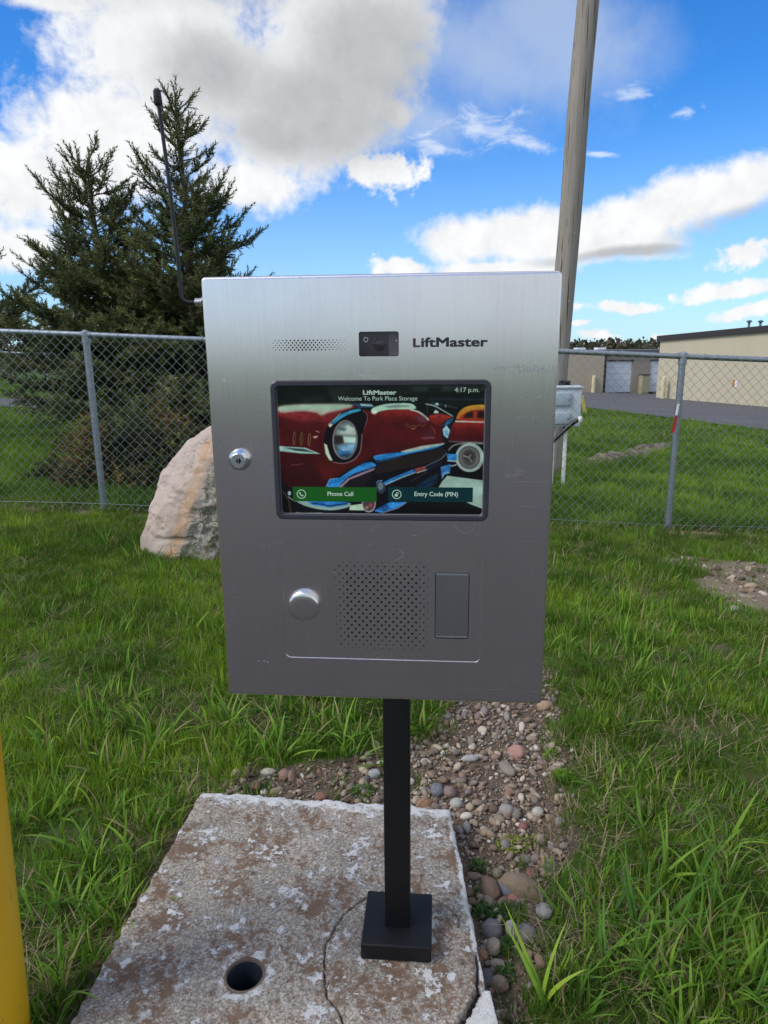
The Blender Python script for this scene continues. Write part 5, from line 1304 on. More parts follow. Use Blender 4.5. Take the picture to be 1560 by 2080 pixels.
# coarse clumps, where the photograph has them: pixel centre, spread (m), number
for px, py, sp_, n in ((180, 1560, 0.20, 16), (330, 1600, 0.16, 12), (250, 1480, 0.22, 10), (420, 1480, 0.18, 9), (90, 1700, 0.18, 12), (90, 1900, 0.10, 8), (230, 1860, 0.10, 10), (160, 1990, 0.09, 9), (330, 1760, 0.10, 12), (300, 1660, 0.14, 7), (380, 1690, 0.06, 7),
                       (1300, 1720, 0.15, 14), (1450, 1760, 0.15, 14), (1390, 1690, 0.14, 10), (1500, 1620, 0.16, 9), (1250, 1800, 0.10, 8), (1330, 1900, 0.10, 15), (1450, 1900, 0.10, 13), (1240, 1940, 0.07, 9), (1300, 2010, 0.08, 13), (1420, 2020, 0.08, 12), (1180, 2040, 0.06, 8),
                       (1520, 1980, 0.08, 9), (1340, 1330, 0.30, 18), (1480, 1310, 0.30, 16), (1250, 1280, 0.25, 9), (1150, 1150, 0.25, 9), (1230, 1180, 0.3, 10), (600, 1470, 0.14, 14), (700, 1490, 0.14, 12), (850, 1470, 0.08, 10), (560, 1520, 0.10, 8), (740, 1530, 0.05, 5), (60, 1340, 0.3, 14), (200, 1250, 0.4, 16), (90, 1150, 0.5, 16), (340, 1290, 0.3, 12), (360, 1175, 0.25, 9), (430, 1150, 0.2, 8)):
    c_ = gnd(px, py); n = max(4, int(n * (0.45 if py > 1600 and px > 1000 else 0.62))); x = rng.normal(c_[0], sp_, n * 2); y = rng.normal(c_[1], sp_, n * 2)
    k = allowed(x, y) > rng.random(len(x)) * 0.9; x, y = x[k], y[k]
    big_ = c_[1] < 2.3
    emit(x, y, [8, 9, 10, 11, 12, 13, 14] if big_ else [8, 9, 10, 11], 0.55, 1.0, np.clip(rng.normal(0.55, 0.27, len(x)), 0, 1), 0.25)
# tufts leaning over the pad's left edge and growing by the fence posts
for s_ in np.linspace(0, 1, 46):
    x0 = -0.605 + 0.09 * s_; y0 = 0.80 + 0.878 * s_
    emit(np.array([x0 - 0.05 - 0.03 * rng.random()]), np.array([y0]), [0, 2, 4, 5, 8], 0.6, 1.0, np.array([rng.uniform(0.2, 0.75)]), 0.25)
for px, py in ((205, 1040), (1358, 1075), (1345, 1070), (1370, 1078)):
    c_ = gnd(px, py); emit(rng.normal(c_[0], 0.06, 8), rng.normal(c_[1], 0.03, 8), [4, 5, 8, 9], 0.6, 1.0, rng.uniform(0.4, 0.9, 8), 0.2)
x = rng.uniform(-3.6, 3.6, 420); y = 5.06 + rng.normal(0, 0.10, 420); emit(x, y, [15, 16], 0.6, 1.3, rng.uniform(0.3, 1, 420))
scatter('lawn_grass', np.concatenate(P_), np.concatenate(Rt), np.concatenate(Sc), np.concatenate(Ix), np.concatenate(Ti), GC, 'green unmown lawn grass in front of the fence', 'grass')
P_, Rt, Sc, Ix, Ti = [], [], [], [], []
x, y = sample(12000, 5.15, 12, -0.75, 0.75); emit(x, y, [0, 1, 2, 3, 4], 0.7, 1.2, lawn_tint(x, y))
x, y = sample(900, 5.15, 11, -0.75, 0.75); emit(x, y, [9, 10], 0.5, 0.9, lawn_tint(x, y)); x, y = sample(700, 5.15, 11, -0.75, 0.75); emit(x, y, [11, 12], 0.6, 1.2, rng.random(len(x)))
x, y = sample(13000, 11.5, 34, -0.75, 0.7); emit(x, y, [5, 6, 7, 8], 0.7, 1.3, lawn_tint(x, y) * 0.9 + 0.1)
scatter('meadow_grass', np.concatenate(P_), np.concatenate(Rt), np.concatenate(Sc), np.concatenate(Ix), np.concatenate(Ti), GF, 'green mown grass beyond the chain-link fence', 'grass')

# ------------------------------------------------------------------ gravel and stones
def stone_geo(seed, sub=2, squash=(1, 1, 0.7), ang=0.25):
    bm = bmesh.new(); bmesh.ops.create_icosphere(bm, subdivisions=sub, radius=1.0)
    r_ = np.random.default_rng(seed); pl = [(Vector(r_.normal(0, 1, 3)).normalized(), r_.uniform(0.62, 0.92)) for _ in range(7)]
    for v_ in bm.verts:
        d = v_.co.normalized(); rr = 1.0
        for n_, o_ in pl:
            c_ = d.dot(n_)
            if c_ > 0: rr = min(rr, (1 - ang) * 1.0 + ang * o_ / max(c_, 0.3) if o_ / max(c_, 1e-3) < 1 else rr)
        rr *= 1 + 0.10 * mnoise.noise(d * 1.6 + Vector((seed, 0, 0)))
        v_.co = Vector((d.x * rr * squash[0], d.y * rr * squash[1], d.z * rr * squash[2]))
    bm.verts.index_update(); V = [v_.co[:] for v_ in bm.verts]; F = [[v_.index for v_ in f.verts] for f in bm.faces]; bm.free()
    return V, F
m, t, b = new_mat('pebbles')
ti = t.attr('tint', 'Fac', 'INSTANCER')
c0 = t.ramp(ti, [(0.0, (0.13, 0.095, 0.07)), (0.14, (0.24, 0.175, 0.125)), (0.28, (0.22, 0.205, 0.19)), (0.42, (0.36, 0.28, 0.20)), (0.55, (0.27, 0.175, 0.135)), (0.68, (0.27, 0.265, 0.26)), (0.8, (0.42, 0.335, 0.235)), (0.92, (0.50, 0.44, 0.35)), (1.0, (0.68, 0.64, 0.57))])
n_ = t.noise(t.co, 2.6, 5, 0.65); t.put(b.inputs['Base Color'], t.mix(t.m('MULTIPLY', n_, 0.5), t.mix(1.0, c0, (0.88, 0.85, 0.83), 'MULTIPLY'), t.mix(1.0, c0, (0.5, 0.47, 0.45), 'MULTIPLY')))
b.inputs['Roughness'].default_value = 0.75; b.inputs['Specular IOR Level'].default_value = 0.3
MAT['pebble'] = m
SCOL = bpy.data.collections.new('stones')
for i in range(9):
    V, F = stone_geo(i + 3, 2, (1, random.uniform(0.6, 0.95), random.uniform(0.45, 0.7)), random.uniform(0.35, 1.0)); proto('pebble_%02d' % i, V, F, MAT['pebble'], {}, True, SCOL)
n = 36000
x = rng.uniform(-0.6, 0.75, n); y = rng.uniform(0.65, 2.8, n); k = (m_gravel(x, y) * np.where(x < 0.05, 0.5, 0.8) * (0.55 + 0.45 * sstep(fbm2(x, y, 14, 2.0), -0.6, 0.6)) > rng.random(n)) & (pdist(x, y, SLAB) < -0.004); x, y = x[k], y[k]
s_ = 0.0035 * np.exp(rng.normal(0.15, 0.62, len(x))) * np.where(rng.random(len(x)) < 0.06, 2.0, 1.0); s_ = np.clip(s_, 0.0025, 0.017)
z = hgt(x, y) + s_ * rng.uniform(0.05, 0.4, len(x)) + rng.uniform(0, 0.004, len(x))
pp = np.stack([x, y, z], 1); sc3 = np.stack([s_ * rng.uniform(0.9, 1.4, len(x)), s_, s_], 1)
xb = rng.uniform(1.6, 3.3, 2200); yb = rng.uniform(2.9, 4.4, 2200); kb = m_bare(xb, yb) > 0.5 + 0.4 * rng.random(2200); xb, yb = xb[kb], yb[kb]; sb = np.clip(0.006 * np.exp(rng.normal(0.2, 0.6, len(xb))), 0.003, 0.035)
pp = np.concatenate([pp, np.stack([xb, yb, hgt(xb, yb) + sb * 0.15], 1)]); sc3 = np.concatenate([sc3, np.stack([sb * 1.3, sb, sb], 1)])
xg = rng.uniform(-0.6, 0.75, 30000); yg = rng.uniform(0.65, 2.8, 30000); kg = (m_gravel(xg, yg) > 0.25 + 0.75 * rng.random(30000)) & (pdist(xg, yg, SLAB) < -0.003); xg, yg = xg[kg], yg[kg]; sg = rng.uniform(0.0009, 0.0026, len(xg))
pp = np.concatenate([pp, np.stack([xg, yg, hgt(xg, yg) + sg * 0.2 + 0.001], 1)]); sc3 = np.concatenate([sc3, np.stack([sg * 1.3, sg, sg], 1)])
nn_ = len(pp)
scatter('gravel', pp, np.stack([rng.normal(0, 0.35, nn_), rng.normal(0, 0.35, nn_), rng.uniform(0, 6.28, nn_)], 1), sc3, rng.integers(0, 9, nn_), rng.random(nn_) ** 1.15, SCOL, 'mixed brown and grey gravel beside and behind the pad', 'gravel')

def rock(px, py, wpx, hpx, rot, col, label, seed, ang=0.4, flat=0.6):
    g_ = gnd(px, py + hpx * 0.35); k = np.linalg.norm(g_ - np.array([0, 0, EYE])) / FPX * 0.95
    a_, b_ = wpx * k / 2, hpx * k / 2 * 1.15
    V, F = stone_geo(seed, 4, (a_, b_, min(a_, b_) * flat * 1.3), ang)
    m, t, b = new_mat('stone_%d' % seed); n_ = t.noise(t.co, 90, 6, 0.65); n2_ = t.noise(t.co, 500, 3)
    c0 = t.mix(n_, tuple(np.array(col) * 0.72), tuple(np.minimum(np.array(col) * 1.25, 1))); c0 = t.mix(t.m('MULTIPLY', t.ss(n2_, 0.55, 0.7), 0.5), c0, tuple(np.array(col) * 0.5))
    t.put(b.inputs['Base Color'], c0); b.inputs['Roughness'].default_value = 0.75; b.inputs['Specular IOR Level'].default_value = 0.3; bump(t, t.m('ADD', n_, n2_), 0.002)
    o = meshobj('stone', V, F, m, smooth=True); o.location = (g_[0], g_[1], float(hgt(g_[0], g_[1])) + min(a_, b_) * flat * 0.45 + 0.003); o.rotation_euler = (0, 0, rot)
    tag(o, label, 'stone', 'larger stones lying in the gravel')
tan, gry, blu, pnk, brn, pal, red = (0.27, 0.20, 0.135), (0.19, 0.18, 0.175), (0.17, 0.175, 0.20), (0.42, 0.24, 0.19), (0.20, 0.13, 0.095), (0.46, 0.43, 0.37), (0.27, 0.12, 0.10)
for i, a in enumerate([(1058, 1775, 88, 46, -0.55, tan, 'biggest stone in the gravel, tan and elongated'), (1029, 1782, 44, 24, -0.8, blu, 'blue-grey oval stone against the biggest tan stone'), (994, 1772, 38, 50, 0.2, brn, 'brown blocky stone just left of the blue-grey oval stone'),
        (1049, 1521, 36, 30, 0.3, pnk, 'pink angular stone standing in the gravel'), (1030, 1546, 26, 44, 0.3, (0.25, 0.215, 0.175), 'grey-tan slab-like stone touching the pink angular stone'), (887, 1590, 28, 30, 0, blu, 'rounded blue-grey stone right of the black post'),
        (913, 1595, 26, 26, 0.6, (0.24, 0.17, 0.15), 'purplish brown stone next to the rounded blue-grey stone'), (1000, 1860, 40, 36, 0.2, gry, 'round speckled grey stone under the green weeds'), (1041, 1858, 26, 34, 0.1, pal, 'pale cream stone between two grey stones'),
        (1069, 1880, 36, 36, 0.7, (0.185, 0.175, 0.165), 'flat grey triangular stone at the grass edge'), (1003, 1893, 28, 30, -0.2, (0.42, 0.34, 0.25), 'cream and tan egg-shaped stone beside the pad'), (1015, 1970, 34, 26, -0.5, (0.30, 0.22, 0.17), 'tan oval stone low beside the cracked pad corner'),
        (981, 1914, 20, 20, 0, (0.32, 0.18, 0.11), 'small orange-brown round stone close to the pad edge'), (862, 1620, 36, 24, 0.1, (0.27, 0.165, 0.10), 'orange-brown stone against the back edge of the pad'), (954, 1535, 36, 15, 0.1, (0.36, 0.37, 0.36), 'thin pale grey long stone in the gravel'),
        (1107, 1428, 34, 22, 0.2, (0.36, 0.25, 0.17), 'tan stone beneath the lower corner of the steel box'), (927, 1620, 26, 22, 0, (0.40, 0.39, 0.36), 'mottled white stone near the back corner of the pad'), (1028, 1632, 30, 22, 0.3, (0.33, 0.30, 0.27), 'pale grey stone in the middle of the gravel strip'),
        (1092, 1636, 24, 20, 0, pal, 'whitish round stone at the grass side of the gravel'), (652, 1613, 26, 20, 0.2, (0.24, 0.13, 0.09), 'reddish brown stone behind the pad, left of the post'), (545, 1564, 30, 16, 0, pal, 'cream flat stone in the grass behind the pad'), (578, 1568, 26, 22, 0.4, (0.28, 0.17, 0.14), 'pinkish brown stone beside the cream flat stone'),
        (760, 1566, 26, 18, 0.3, (0.38, 0.40, 0.40), 'pale bluish stone just left of the black post'), (520, 1590, 24, 22, 0.1, (0.17, 0.10, 0.08), 'dark reddish stone nearest the left end of the gravel'), (1063, 1662, 18, 18, 0, red, 'small salmon red stone beside the yellow-green moss'),
        (1098, 1686, 26, 20, 0.1, (0.30, 0.24, 0.17), 'tan round stone right of the yellow-green moss'), (1044, 1803, 24, 18, -0.3, (0.36, 0.17, 0.14), 'small pink-red stone below the blue-grey oval stone'), (985, 2000, 30, 26, 0.2, (0.13, 0.11, 0.13), 'dark purple-grey stone by the broken pad corner'), (1078, 1750, 22, 34, -0.4, red, 'dark red wedge stone touching the biggest tan stone'),
        (1105, 1850, 30, 26, 0.3, (0.30, 0.29, 0.28), 'light grey stone half hidden at the grass edge'), (990, 1958, 26, 30, 0, (0.12, 0.12, 0.125), 'dark grey stone tight against the pad side'),(1525, 1190, 26, 12, 0.1, (0.40, 0.30, 0.22), 'tan flat stone on the bare patch in the right lawn'), (1490, 1240, 22, 12, 0.3, pal, 'white stone on the bare patch in the right lawn')]):
    rock(*a, seed=100 + i, ang=0.7 if 'angular' in a[6] or 'triang' in a[6] else 0.25, flat=0.7)

# low weeds growing between the stones
def weed(name, px, py, rad_, hgt_, n, leaf, c_a, c_b, label):
    g_ = gnd(px, py); V, F, C = [], [], []
    for k in range(n):
        a = random.uniform(0, 6.28); rr = math.sqrt(random.random()); x, y = rad_ * rr * math.cos(a), rad_ * 0.8 * rr * math.sin(a); z = hgt_ * (1 - rr ** 2) * random.uniform(0.2, 1) + 0.002
        l_ = leaf * random.uniform(0.6, 1.3); da = random.uniform(0, 6.28); up = random.uniform(0.1, 0.9); w = l_ * 0.55
        d = np.array([math.cos(da), math.sin(da), up]); s_ = np.array([-math.sin(da), math.cos(da), 0.2 * random.uniform(-1, 1)]) * w / 2; p0 = np.array([x, y, z])
        b0 = len(V); V += [p0, p0 + d * l_ * 0.5 + s_, p0 + d * l_, p0 + d * l_ * 0.5 - s_]; F.append((b0, b0 + 1, b0 + 2, b0 + 3)); f_ = random.random(); C += [np.append(np.array(c_a) * (1 - f_) + np.array(c_b) * f_, 1)] * 4
    o = meshobj(name, V, F, MAT['leafc']); vattr(o, 'col', C, 'FLOAT_COLOR'); o.location = (g_[0], g_[1], float(hgt(g_[0], g_[1])))
    return tag(o, label, 'weed')
MAT['leafc'] = facecolor('weed_leaf', 0.55, trans=0.35)
mossA, mossB = (0.16, 0.24, 0.012), (0.34, 0.42, 0.03); gA, gB = (0.035, 0.085, 0.015), (0.08, 0.17, 0.03)
weed('stonecrop', 1042, 1700, 0.045, 0.014, 260, 0.007, mossA, mossB, 'widest yellow-green moss-like stonecrop patch in the gravel'); weed('stonecrop', 1082, 1694, 0.022, 0.010, 80, 0.006, mossA, mossB, 'small yellow-green stonecrop tuft right of the widest patch')
weed('stonecrop', 1143, 1582, 0.034, 0.026, 240, 0.009, (0.10, 0.22, 0.015), (0.24, 0.38, 0.03), 'round bright green stonecrop cushion at the gravel edge'); weed('stonecrop', 1118, 1535, 0.030, 0.022, 150, 0.009, (0.09, 0.19, 0.015), (0.2, 0.34, 0.03), 'looser bright green cushion just above the round one')
for px, py, r_, n, lb in ((985, 1835, 0.035, 230, 'dark green weed spreading along the pad edge'), (1045, 1838, 0.05, 330, 'wide dark green weed patch below the biggest tan stone'), (972, 1745, 0.022, 110, 'small dark green weed beside the brown blocky stone'), (1028, 1905, 0.03, 180, 'dark green weed between the cream and grey stones'), (1035, 1965, 0.03, 150, 'lowest dark green weed in the stones beside the pad'),
                           (735, 1605, 0.035, 150, 'bright green weed behind the pad left of the post'), (520, 1600, 0.04, 150, 'green weed at the left back corner of the pad'), (980, 1790, 0.02, 90, 'tiny weed tight against the right side of the pad')):
    weed('chickweed', px, py, r_, 0.02, n, 0.010, gA, gB if 'bright' not in lb else (0.12, 0.25, 0.03), lb)

# bare heap of soil behind the fence
a0, a1 = gnd(1160, 948), gnd(1385, 905); nu_, nv_ = 70, 24; V = []
for j in range(nv_):
    for i in range(nu_):
        f_, g_ = i / (nu_ - 1), j / (nv_ - 1) - 0.5
        x = a0[0] + (a1[0] - a0[0]) * f_; y = a0[1] + (a1[1] - a0[1]) * f_ + g_ * (0.7 + 0.5 * f_)
        pr = max(0, 1 - (2 * g_) ** 2) * math.sin(math.pi * min(max(f_, 0.0), 1)) ** 0.5
        nz_ = mnoise.fractal(Vector((x * 3, y * 3, 0)), 1.0, 2.0, 5)
        V.append((x, y, float(h0(x, y)) - 0.03 + pr * (0.11 + 0.10 * nz_)))
F = [(j * nu_ + i, j * nu_ + i + 1, (j + 1) * nu_ + i + 1, (j + 1) * nu_ + i) for j in range(nv_ - 1) for i in range(nu_ - 1)]
m, t, b = new_mat('bare_soil'); n_ = t.noise(t.co, 9, 7, 0.7); n2_ = t.noise(t.co, 45, 4)
t.put(b.inputs['Base Color'], t.mix(t.ss(n_, 0.35, 0.65), (0.06, 0.045, 0.03), t.mix(n2_, (0.20, 0.16, 0.11), (0.36, 0.30, 0.22)))); b.inputs['Roughness'].default_value = 0.95; bump(t, n2_, 0.02)
tag(meshobj('soil_heap', V, F, m, smooth=True), 'low heap of bare dry soil on the lawn behind the right fence', 'soil heap')

# ------------------------------------------------------------------ spruces and other trees
def needle_shoot(nn=15, L_=1.0, w=0.10, nl=0.26):
    V, T = [], []
    V += [(0, 0, 0), (0.03, 0, 0.5), (0, 0.03, 0.5), (0, 0, L_ * 1.02)]; T += [(0, 1, 3), (0, 2, 3)]
    for k in range(nn):
        f_ = (k + 0.5) / nn; a = k * 2.4; s_ = f_ * L_ * 0.95
        d = np.array([math.cos(a) * 0.8, math.sin(a) * 0.8, 0.75]) * nl; sd_ = np.array([-math.sin(a), math.cos(a), 0]) * w / 2
        p = np.array([0, 0, s_]); b0 = len(V); V += [p - sd_, p + sd_, p + d]; T.append((b0, b0 + 1, b0 + 2))
    return np.array(V, float), np.array(T)
SHV, SHT = needle_shoot()
def place_shoots(base, dirs, length, thick):
    """base (n,3), dirs (n,3) unit, length (n,), returns vertices and triangles of all shoots"""
    n = len(base); ref = np.where(np.abs(dirs[:, 2:3]) > 0.9, np.array([[1.0, 0, 0]]), np.array([[0, 0, 1.0]]))
    u = np.cross(dirs, ref); u /= np.linalg.norm(u, axis=1, keepdims=True) + 1e-9; w = np.cross(dirs, u)
    a = rng.uniform(0, 6.28, n)[:, None]; u2 = u * np.cos(a) + w * np.sin(a); w2 = np.cross(dirs, u2)
    V = base[:, None] + (u2[:, None] * SHV[None, :, 0:1] + w2[:, None] * SHV[None, :, 1:2]) * thick[:, None, None] + dirs[:, None] * SHV[None, :, 2:3] * length[:, None, None]
    T = (SHT[None] + (np.arange(n) * len(SHV))[:, None, None]).reshape(-1, 3)
    return V.reshape(-1, 3), T
MAT['bark'] = plain('spruce_bark', (0.075, 0.058, 0.045), 0.9, 0, 0.35, 20, 0.01)
MAT['needles'] = facecolor('spruce_needles', 0.6, trans=0.15, spec=0.25)
def spruce(loc, H, Rb, label, seed, zlow=0.15, step=0.19, sh_l=0.12, dens=1.0, zs=0.0, pw=0.85, ca=(0.040, 0.058, 0.022), cb=(0.175, 0.195, 0.062)):
    r_ = np.random.default_rng(seed); root = empty('spruce_tree', loc); tag(root, label, 'tree', 'spruces behind the fence')
    MB().tube([(0.02 * math.sin(k), 0.02 * math.cos(k * 1.3), H * k / 12 - 0.2 * (k == 0)) for k in range(13)], [0.09 * (H / 4.5) * (1 - k / 12.6) + 0.006 for k in range(13)], 9).build('trunk', MAT['bark'], root, 60)
    bs, ds, ls, cs = [], [], [], []
    limbs = MB()
    def shoot(p, d, l, c_):
        d = d / (np.linalg.norm(d) + 1e-9); bs.append(p); ds.append(d); ls.append(l); cs.append(c_)
    z = zlow
    while z < H - 0.1:
        f_ = z / H; nb_ = int(r_.integers(6, 9)) if f_ < 0.7 else int(r_.integers(3, 6))
        a0 = r_.uniform(0, 6.28)
        for k in range(nb_):
            az = a0 + 6.283 * k / nb_ + r_.normal(0, 0.25); L_ = (Rb * (1 - f_) ** pw + 0.10) * r_.uniform(0.55, 1.22)
            if r_.random() < 0.08: L_ *= 1.25
            el = -0.12 + 0.78 * f_ ** 1.2 + r_.normal(0, 0.12); p = np.array([0, 0, z + r_.normal(0, 0.05)]); n_ = max(int(L_ / 0.050), 2); st = L_ / n_
            pts = [p.copy()]; dirv = None; tone = r_.uniform(-0.12, 0.12)
            for s in range(n_):
                e2 = el + 0.55 * (s / n_) ** 2; dirv = np.array([math.cos(az) * math.cos(e2), math.sin(az) * math.cos(e2), math.sin(e2)]); p = p + dirv * st; pts.append(p.copy())
                g_ = s / n_
                if g_ > 0.12:
                    shoot(p - dirv * st, dirv + r_.normal(0, 0.15, 3), sh_l * r_.uniform(0.75, 1.2), tone + 0.25 * g_)
                    lt = min(0.55 * L_ * (1 - g_) + 0.05, 0.6) * r_.uniform(0.6, 1.1)
                    for sd_ in (-1, 1):
                        if r_.random() > (0.85 if f_ < 0.45 else 0.58) * dens: continue
                        ta = az + sd_ * r_.uniform(0.7, 1.15); te = e2 + r_.normal(0.05, 0.2); td = np.array([math.cos(ta) * math.cos(te), math.sin(ta) * math.cos(te), math.sin(te) - 0.05])
                        ns = max(int(lt / 0.062), 1); q = p.copy()
                        for w in range(ns):
                            shoot(q, td + r_.normal(0, 0.22, 3) + np.array([0, 0, 0.10]), sh_l * r_.uniform(0.7, 1.15), tone + 0.2 * w / ns + 0.1 * g_)
                            if w > 0 and r_.random() < 0.5 * dens: shoot(q, td + r_.normal(0, 0.75, 3), sh_l * r_.uniform(0.6, 1.0), tone + 0.1)
                            q = q + td * 0.062
            limbs.tube([tuple(v_) for v_ in pts[::max(1, n_ // 4)]], [0.010 * (1 - i_ / (n_ / max(1, n_ // 4) + 2)) for i_ in range(len(pts[::max(1, n_ // 4)]))], 4, cap=False)
            shoot(p, dirv, sh_l * 1.35, tone + 0.3)
        z += step * r_.uniform(0.75, 1.2) * (1.0 - 0.25 * f_)
    for k in range(6): shoot(np.array([0, 0, H - 0.25 + 0.05 * k]), np.array([r_.normal(0, 0.25), r_.normal(0, 0.25), 1.0]), sh_l * 1.4, 0.2)
    B, Dd, Ls, Cs = np.array(bs), np.array(ds), np.array(ls), np.array(cs)
    cap = 40000 if zlow < 1 and H > 3.5 else 13000
    if len(B) > cap:
        wgt = (np.hypot(B[:, 0], B[:, 1]) / (Rb * (1 - np.clip(B[:, 2] / H, 0, 0.98)) ** pw + 0.1)) ** 0.8 * (0.35 + B[:, 2] / H); wgt = wgt / wgt.mean(); kp = r_.random(len(B)) < np.clip(wgt * cap / len(B), 0, 1); B, Dd, Ls, Cs = B[kp], Dd[kp], Ls[kp], Cs[kp]
    V, T = place_shoots(B, Dd, Ls * 1.12, Ls * 1.3)
    cr = meshobj('crown', V, T, MAT['needles'], root)
    f_ = np.clip(0.35 + Cs + r_.normal(0, 0.16, len(B)), 0, 1)[:, None]; col = np.array(ca) * (1 - f_) + np.array(cb) * f_
    brn_ = (r_.random(len(B)) < 0.05)[:, None]; col = np.where(brn_, np.array([0.075, 0.055, 0.035]), col)
    vattr(cr, 'col', np.repeat(np.concatenate([col, np.ones((len(B), 1))], 1), len(SHV), 0), 'FLOAT_COLOR')
    limbs.build('branches', MAT['bark'], root)
    return len(B)
def tree_at(px, py, Y, **k):
    q = at(px, py, Y); g_ = float(h0(q[0], Y)); return (q[0], Y, g_), q[2] - g_
NS = []
L1_, H1_ = tree_at(358, 188, 9.0); NS.append(spruce(L1_, H1_, 1.62, 'tallest dark spruce, its spire beside the black antenna', 11, pw=1.0))
L2_, H2_ = tree_at(180, 330, 9.6); NS.append(spruce(L2_, H2_, 1.62, 'second tallest spruce with a blunt top, left of the tallest', 12, pw=0.62, zlow=0.55))
L3_, H3_ = tree_at(-90, 530, 11.2); NS.append(spruce(L3_, H3_, 1.9, 'lower spruce cut off by the left picture edge', 13, pw=0.7, zlow=1.35))
L4_, H4_ = tree_at(400, 520, 10.8); NS.append(spruce(L4_, H4_, 1.7, 'shorter dense spruce filling the gap behind the two tall ones', 14, pw=0.7))


def shrub(name, px, py, wr, hr_, n, cols, label, seed, sh=0.10, dep=0.6):
    r_ = np.random.default_rng(seed); g_ = gnd(px, py); root = empty(name, tuple(g_)); tag(root, label, 'shrub', 'low conifer shrubs behind the fence')
    B, Dd = [], []; st = MB()
    for k in range(n):
        a = r_.uniform(0, 6.28); rr = r_.random() ** 0.5; lob = 0.72 + 0.45 * mnoise.noise(Vector((math.cos(a) * 2.2, math.sin(a) * 2.2, seed * 1.7))) + 0.22 * math.sin(a * 7 + seed); x, y = wr * lob * rr * math.cos(a) * 1.15, wr * lob * dep * rr * math.sin(a); top = hr_ * max(1 - rr ** 1.6, 0.12) * (0.85 + 0.75 * mnoise.noise(Vector((x * 3, y * 3, seed))))
        z = top * r_.random() ** 0.45; B.append((x, y, z)); Dd.append((math.cos(a) * 0.8 + r_.normal(0, 0.35), math.sin(a) * 0.8 + r_.normal(0, 0.35), 0.45 + r_.normal(0, 0.3)))
    for k in range(9):
        a = r_.uniform(0, 6.28); st.tube([(0.05 * math.cos(a), 0.05 * math.sin(a), -0.05), (wr * 0.4 * math.cos(a), wr * dep * 0.4 * math.sin(a), hr_ * 0.4), (wr * 0.75 * math.cos(a), wr * dep * 0.75 * math.sin(a), hr_ * 0.55)], [0.02, 0.013, 0.004], 5)
    st.build('stems', MAT['bark'], root)
    B, Dd = np.array(B), np.array(Dd); Dd /= np.linalg.norm(Dd, axis=1, keepdims=True); Ls = sh * r_.uniform(0.7, 1.3, n)
    V, T = place_shoots(B, Dd, Ls, Ls * 0.9); cr = meshobj('foliage', V, T, MAT['needles'], root)
    tone = np.array([mnoise.noise(Vector(tuple(b_ * 2.2)) + Vector((seed, 0, 0))) for b_ in B]) + r_.normal(0, 0.25, n)
    ci = np.clip(((tone + 0.7) / 1.4 * len(cols)).astype(int), 0, len(cols) - 1); col = np.array(cols)[ci] * r_.uniform(0.7, 1.3, (n, 1))
    vattr(cr, 'col', np.repeat(np.concatenate([col, np.ones((n, 1))], 1), len(SHV), 0), 'FLOAT_COLOR')
dgr, olv, rst, ylw, brk = (0.026, 0.040, 0.018), (0.085, 0.105, 0.034), (0.19, 0.105, 0.042), (0.20, 0.185, 0.045), (0.060, 0.042, 0.030)
shrub('juniper_shrub', 225, 985, 0.68, 0.66, 2600, [brk, dgr, olv, rst, ylw], 'rusty low juniper left of the fence post, in front of the spruces', 21)
shrub('juniper_shrub', 350, 985, 0.80, 0.85, 3000, [dgr, brk, olv, olv, ylw, rst], 'greener taller juniper right of the fence post behind the boulder', 22)

# broad-leaved trees and bushes far behind
def leaf_tree(name, loc, H, wr, n, cols, label, seed, leaf=0.16, group=None, cat='tree'):
    r_ = np.random.default_rng(seed); root = empty(name, loc); tag(root, label, cat, group)
    tr = MB(); tr.tube([(0, 0, -0.3), (0.05, 0, H * 0.3), (0, 0.05, H * 0.7)], [0.03 * H, 0.022 * H, 0.006 * H], 7)
    tips = []
    for k in range(14):
        a = r_.uniform(0, 6.28); e = r_.uniform(0.3, 1.2); z0 = H * r_.uniform(0.15, 0.55); L_ = H * r_.uniform(0.25, 0.5)
        tip = np.array([math.cos(a) * math.cos(e) * L_ * wr / H * 1.9, math.sin(a) * math.cos(e) * L_ * wr / H * 1.9, z0 + math.sin(e) * L_]); tips.append(tip)
        tr.tube([(0, 0, z0), tuple(np.array([0, 0, z0]) * 0.5 + tip * 0.5 + [0, 0, 0.03 * H]), tuple(tip)], [0.010 * H, 0.006 * H, 0.002 * H], 5)
    tr.build('trunk', MAT['bark'], root)
    cl_ = np.array([[r_.normal(0, wr * 0.45), r_.normal(0, wr * 0.45), H * r_.uniform(0.25, 0.95)] for _ in range(26)] + tips); cs_ = r_.uniform(0.12, 0.30, len(cl_)) * H * 0.5
    ci = r_.integers(0, len(cl_), n); p = cl_[ci] + r_.normal(0, 1, (n, 3)) * cs_[ci][:, None] * 0.6; p[:, 2] = np.clip(p[:, 2], 0.05 * H, H)
    d = r_.normal(0, 1, (n, 3)); d /= np.linalg.norm(d, axis=1, keepdims=True); e = np.cross(d, r_.normal(0, 1, (n, 3))); e /= np.linalg.norm(e, axis=1, keepdims=True); l_ = leaf * r_.uniform(0.6, 1.3, (n, 1))
    V = np.stack([p, p + d * l_ * 0.5 + e * l_ * 0.3, p + d * l_, p + d * l_ * 0.5 - e * l_ * 0.3], 1).reshape(-1, 3); T = np.arange(4 * n).reshape(n, 4)
    cr = meshobj('crown', V, T, MAT['leafc'], root); col = np.array(cols)[(ci + r_.integers(0, 2, n)) % len(cols)] * r_.uniform(0.65, 1.35, (n, 1))
    vattr(cr, 'col', np.repeat(np.concatenate([col, np.ones((n, 1))], 1), 4, 0), 'FLOAT_COLOR')
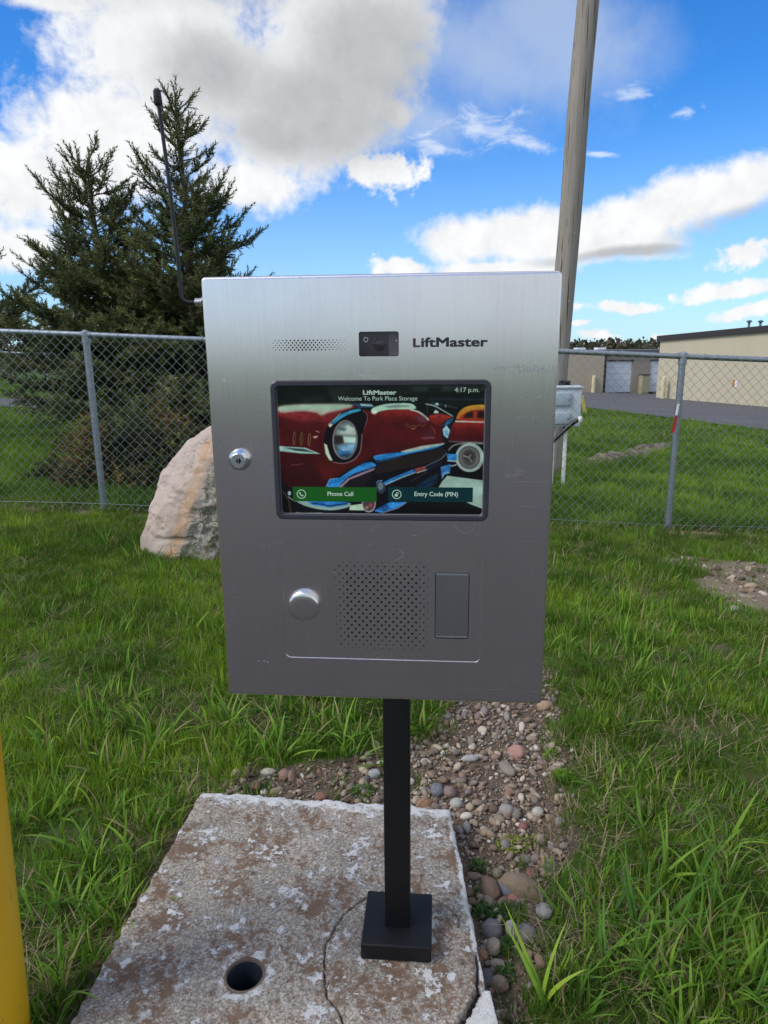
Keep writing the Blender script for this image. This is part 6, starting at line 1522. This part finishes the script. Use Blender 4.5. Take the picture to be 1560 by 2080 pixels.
oli, olb, dkg, dry_ = (0.085, 0.075, 0.030), (0.060, 0.050, 0.026), (0.020, 0.028, 0.016), (0.20, 0.165, 0.11)
for i, (px, Y, top, wr, n, cols, lb, leaf) in enumerate(((10, 25, 690, 1.7, 2200, [oli, olb, dry_], 'olive-brown budding bush beyond the road at the left edge', 0.10), (-60, 30, 640, 3.0, 2600, [dkg, olb], 'dark broad tree beyond the road, mostly outside the left edge', 0.2),
        (80, 31, 655, 2.6, 2600, [dkg, dkg, olb], 'dark green tree far beyond the road, left of the fence post', 0.2), (170, 33, 640, 3.0, 2600, [dkg, olb, dkg], 'dark tree far beyond the road, behind the fence post', 0.2), (165, 20, 738, 0.8, 900, [dry_, oli, dry_], 'pale dry twiggy bush at the road side behind the fence post', 0.07),
        (300, 30, 600, 3.2, 2600, [dkg, olb], 'dark tree seen through gaps in the tallest spruce', 0.2), (430, 34, 640, 3.2, 2200, [dkg, olb], 'dark tree behind the upper left corner of the steel box', 0.2))):
    q = at(px, top, Y); g_ = float(h0(q[0], Y)); leaf_tree('broadleaf_tree' if Y > 24 and i else 'bush', (q[0], Y, g_), q[2] - g_, wr, n, cols, lb, 40 + i, leaf, cat='tree' if Y > 24 and i else 'bush')
# wooded skyline beyond the yard: one mass
r_ = np.random.default_rng(77); n = 40000; Yb = r_.uniform(100, 122, n); Xb = r_.uniform(-80, 95, n)
crown = 0.8 + 0.55 * np.sin(Xb * 0.55 + 1.0) * np.sin(Xb * 0.21) + 0.35 * np.sin(Xb * 1.7); ztop = 1.35 + 0.7 * crown + 0.010 * (Xb - 25); Zb = h0(Xb, Yb) + (ztop - h0(Xb, Yb)) * r_.random(n) ** 0.8
p = np.stack([Xb, Yb, Zb], 1); d = r_.normal(0, 1, (n, 3)); d /= np.linalg.norm(d, axis=1, keepdims=True); e = np.cross(d, r_.normal(0, 1, (n, 3))); e /= np.linalg.norm(e, axis=1, keepdims=True); l_ = r_.uniform(0.35, 1.0, (n, 1))
V = np.stack([p, p + d * l_ * 0.5 + e * l_ * 0.35, p + d * l_, p + d * l_ * 0.5 - e * l_ * 0.35], 1).reshape(-1, 3)
tl = meshobj('distant_woods', V, np.arange(4 * n).reshape(n, 4), MAT['leafc']); colw = np.array([(0.10, 0.085, 0.045), (0.06, 0.065, 0.03), (0.13, 0.095, 0.06), (0.05, 0.055, 0.03)])[(np.floor(Xb / 2.3).astype(int) + r_.integers(0, 2, n)) % 4] * r_.uniform(0.7, 1.3, (n, 1))
vattr(tl, 'col', np.repeat(np.concatenate([colw, np.ones((n, 1))], 1), 4, 0), 'FLOAT_COLOR'); tag(tl, 'brown-green woods on the skyline above the far building', 'woods', kind='stuff')
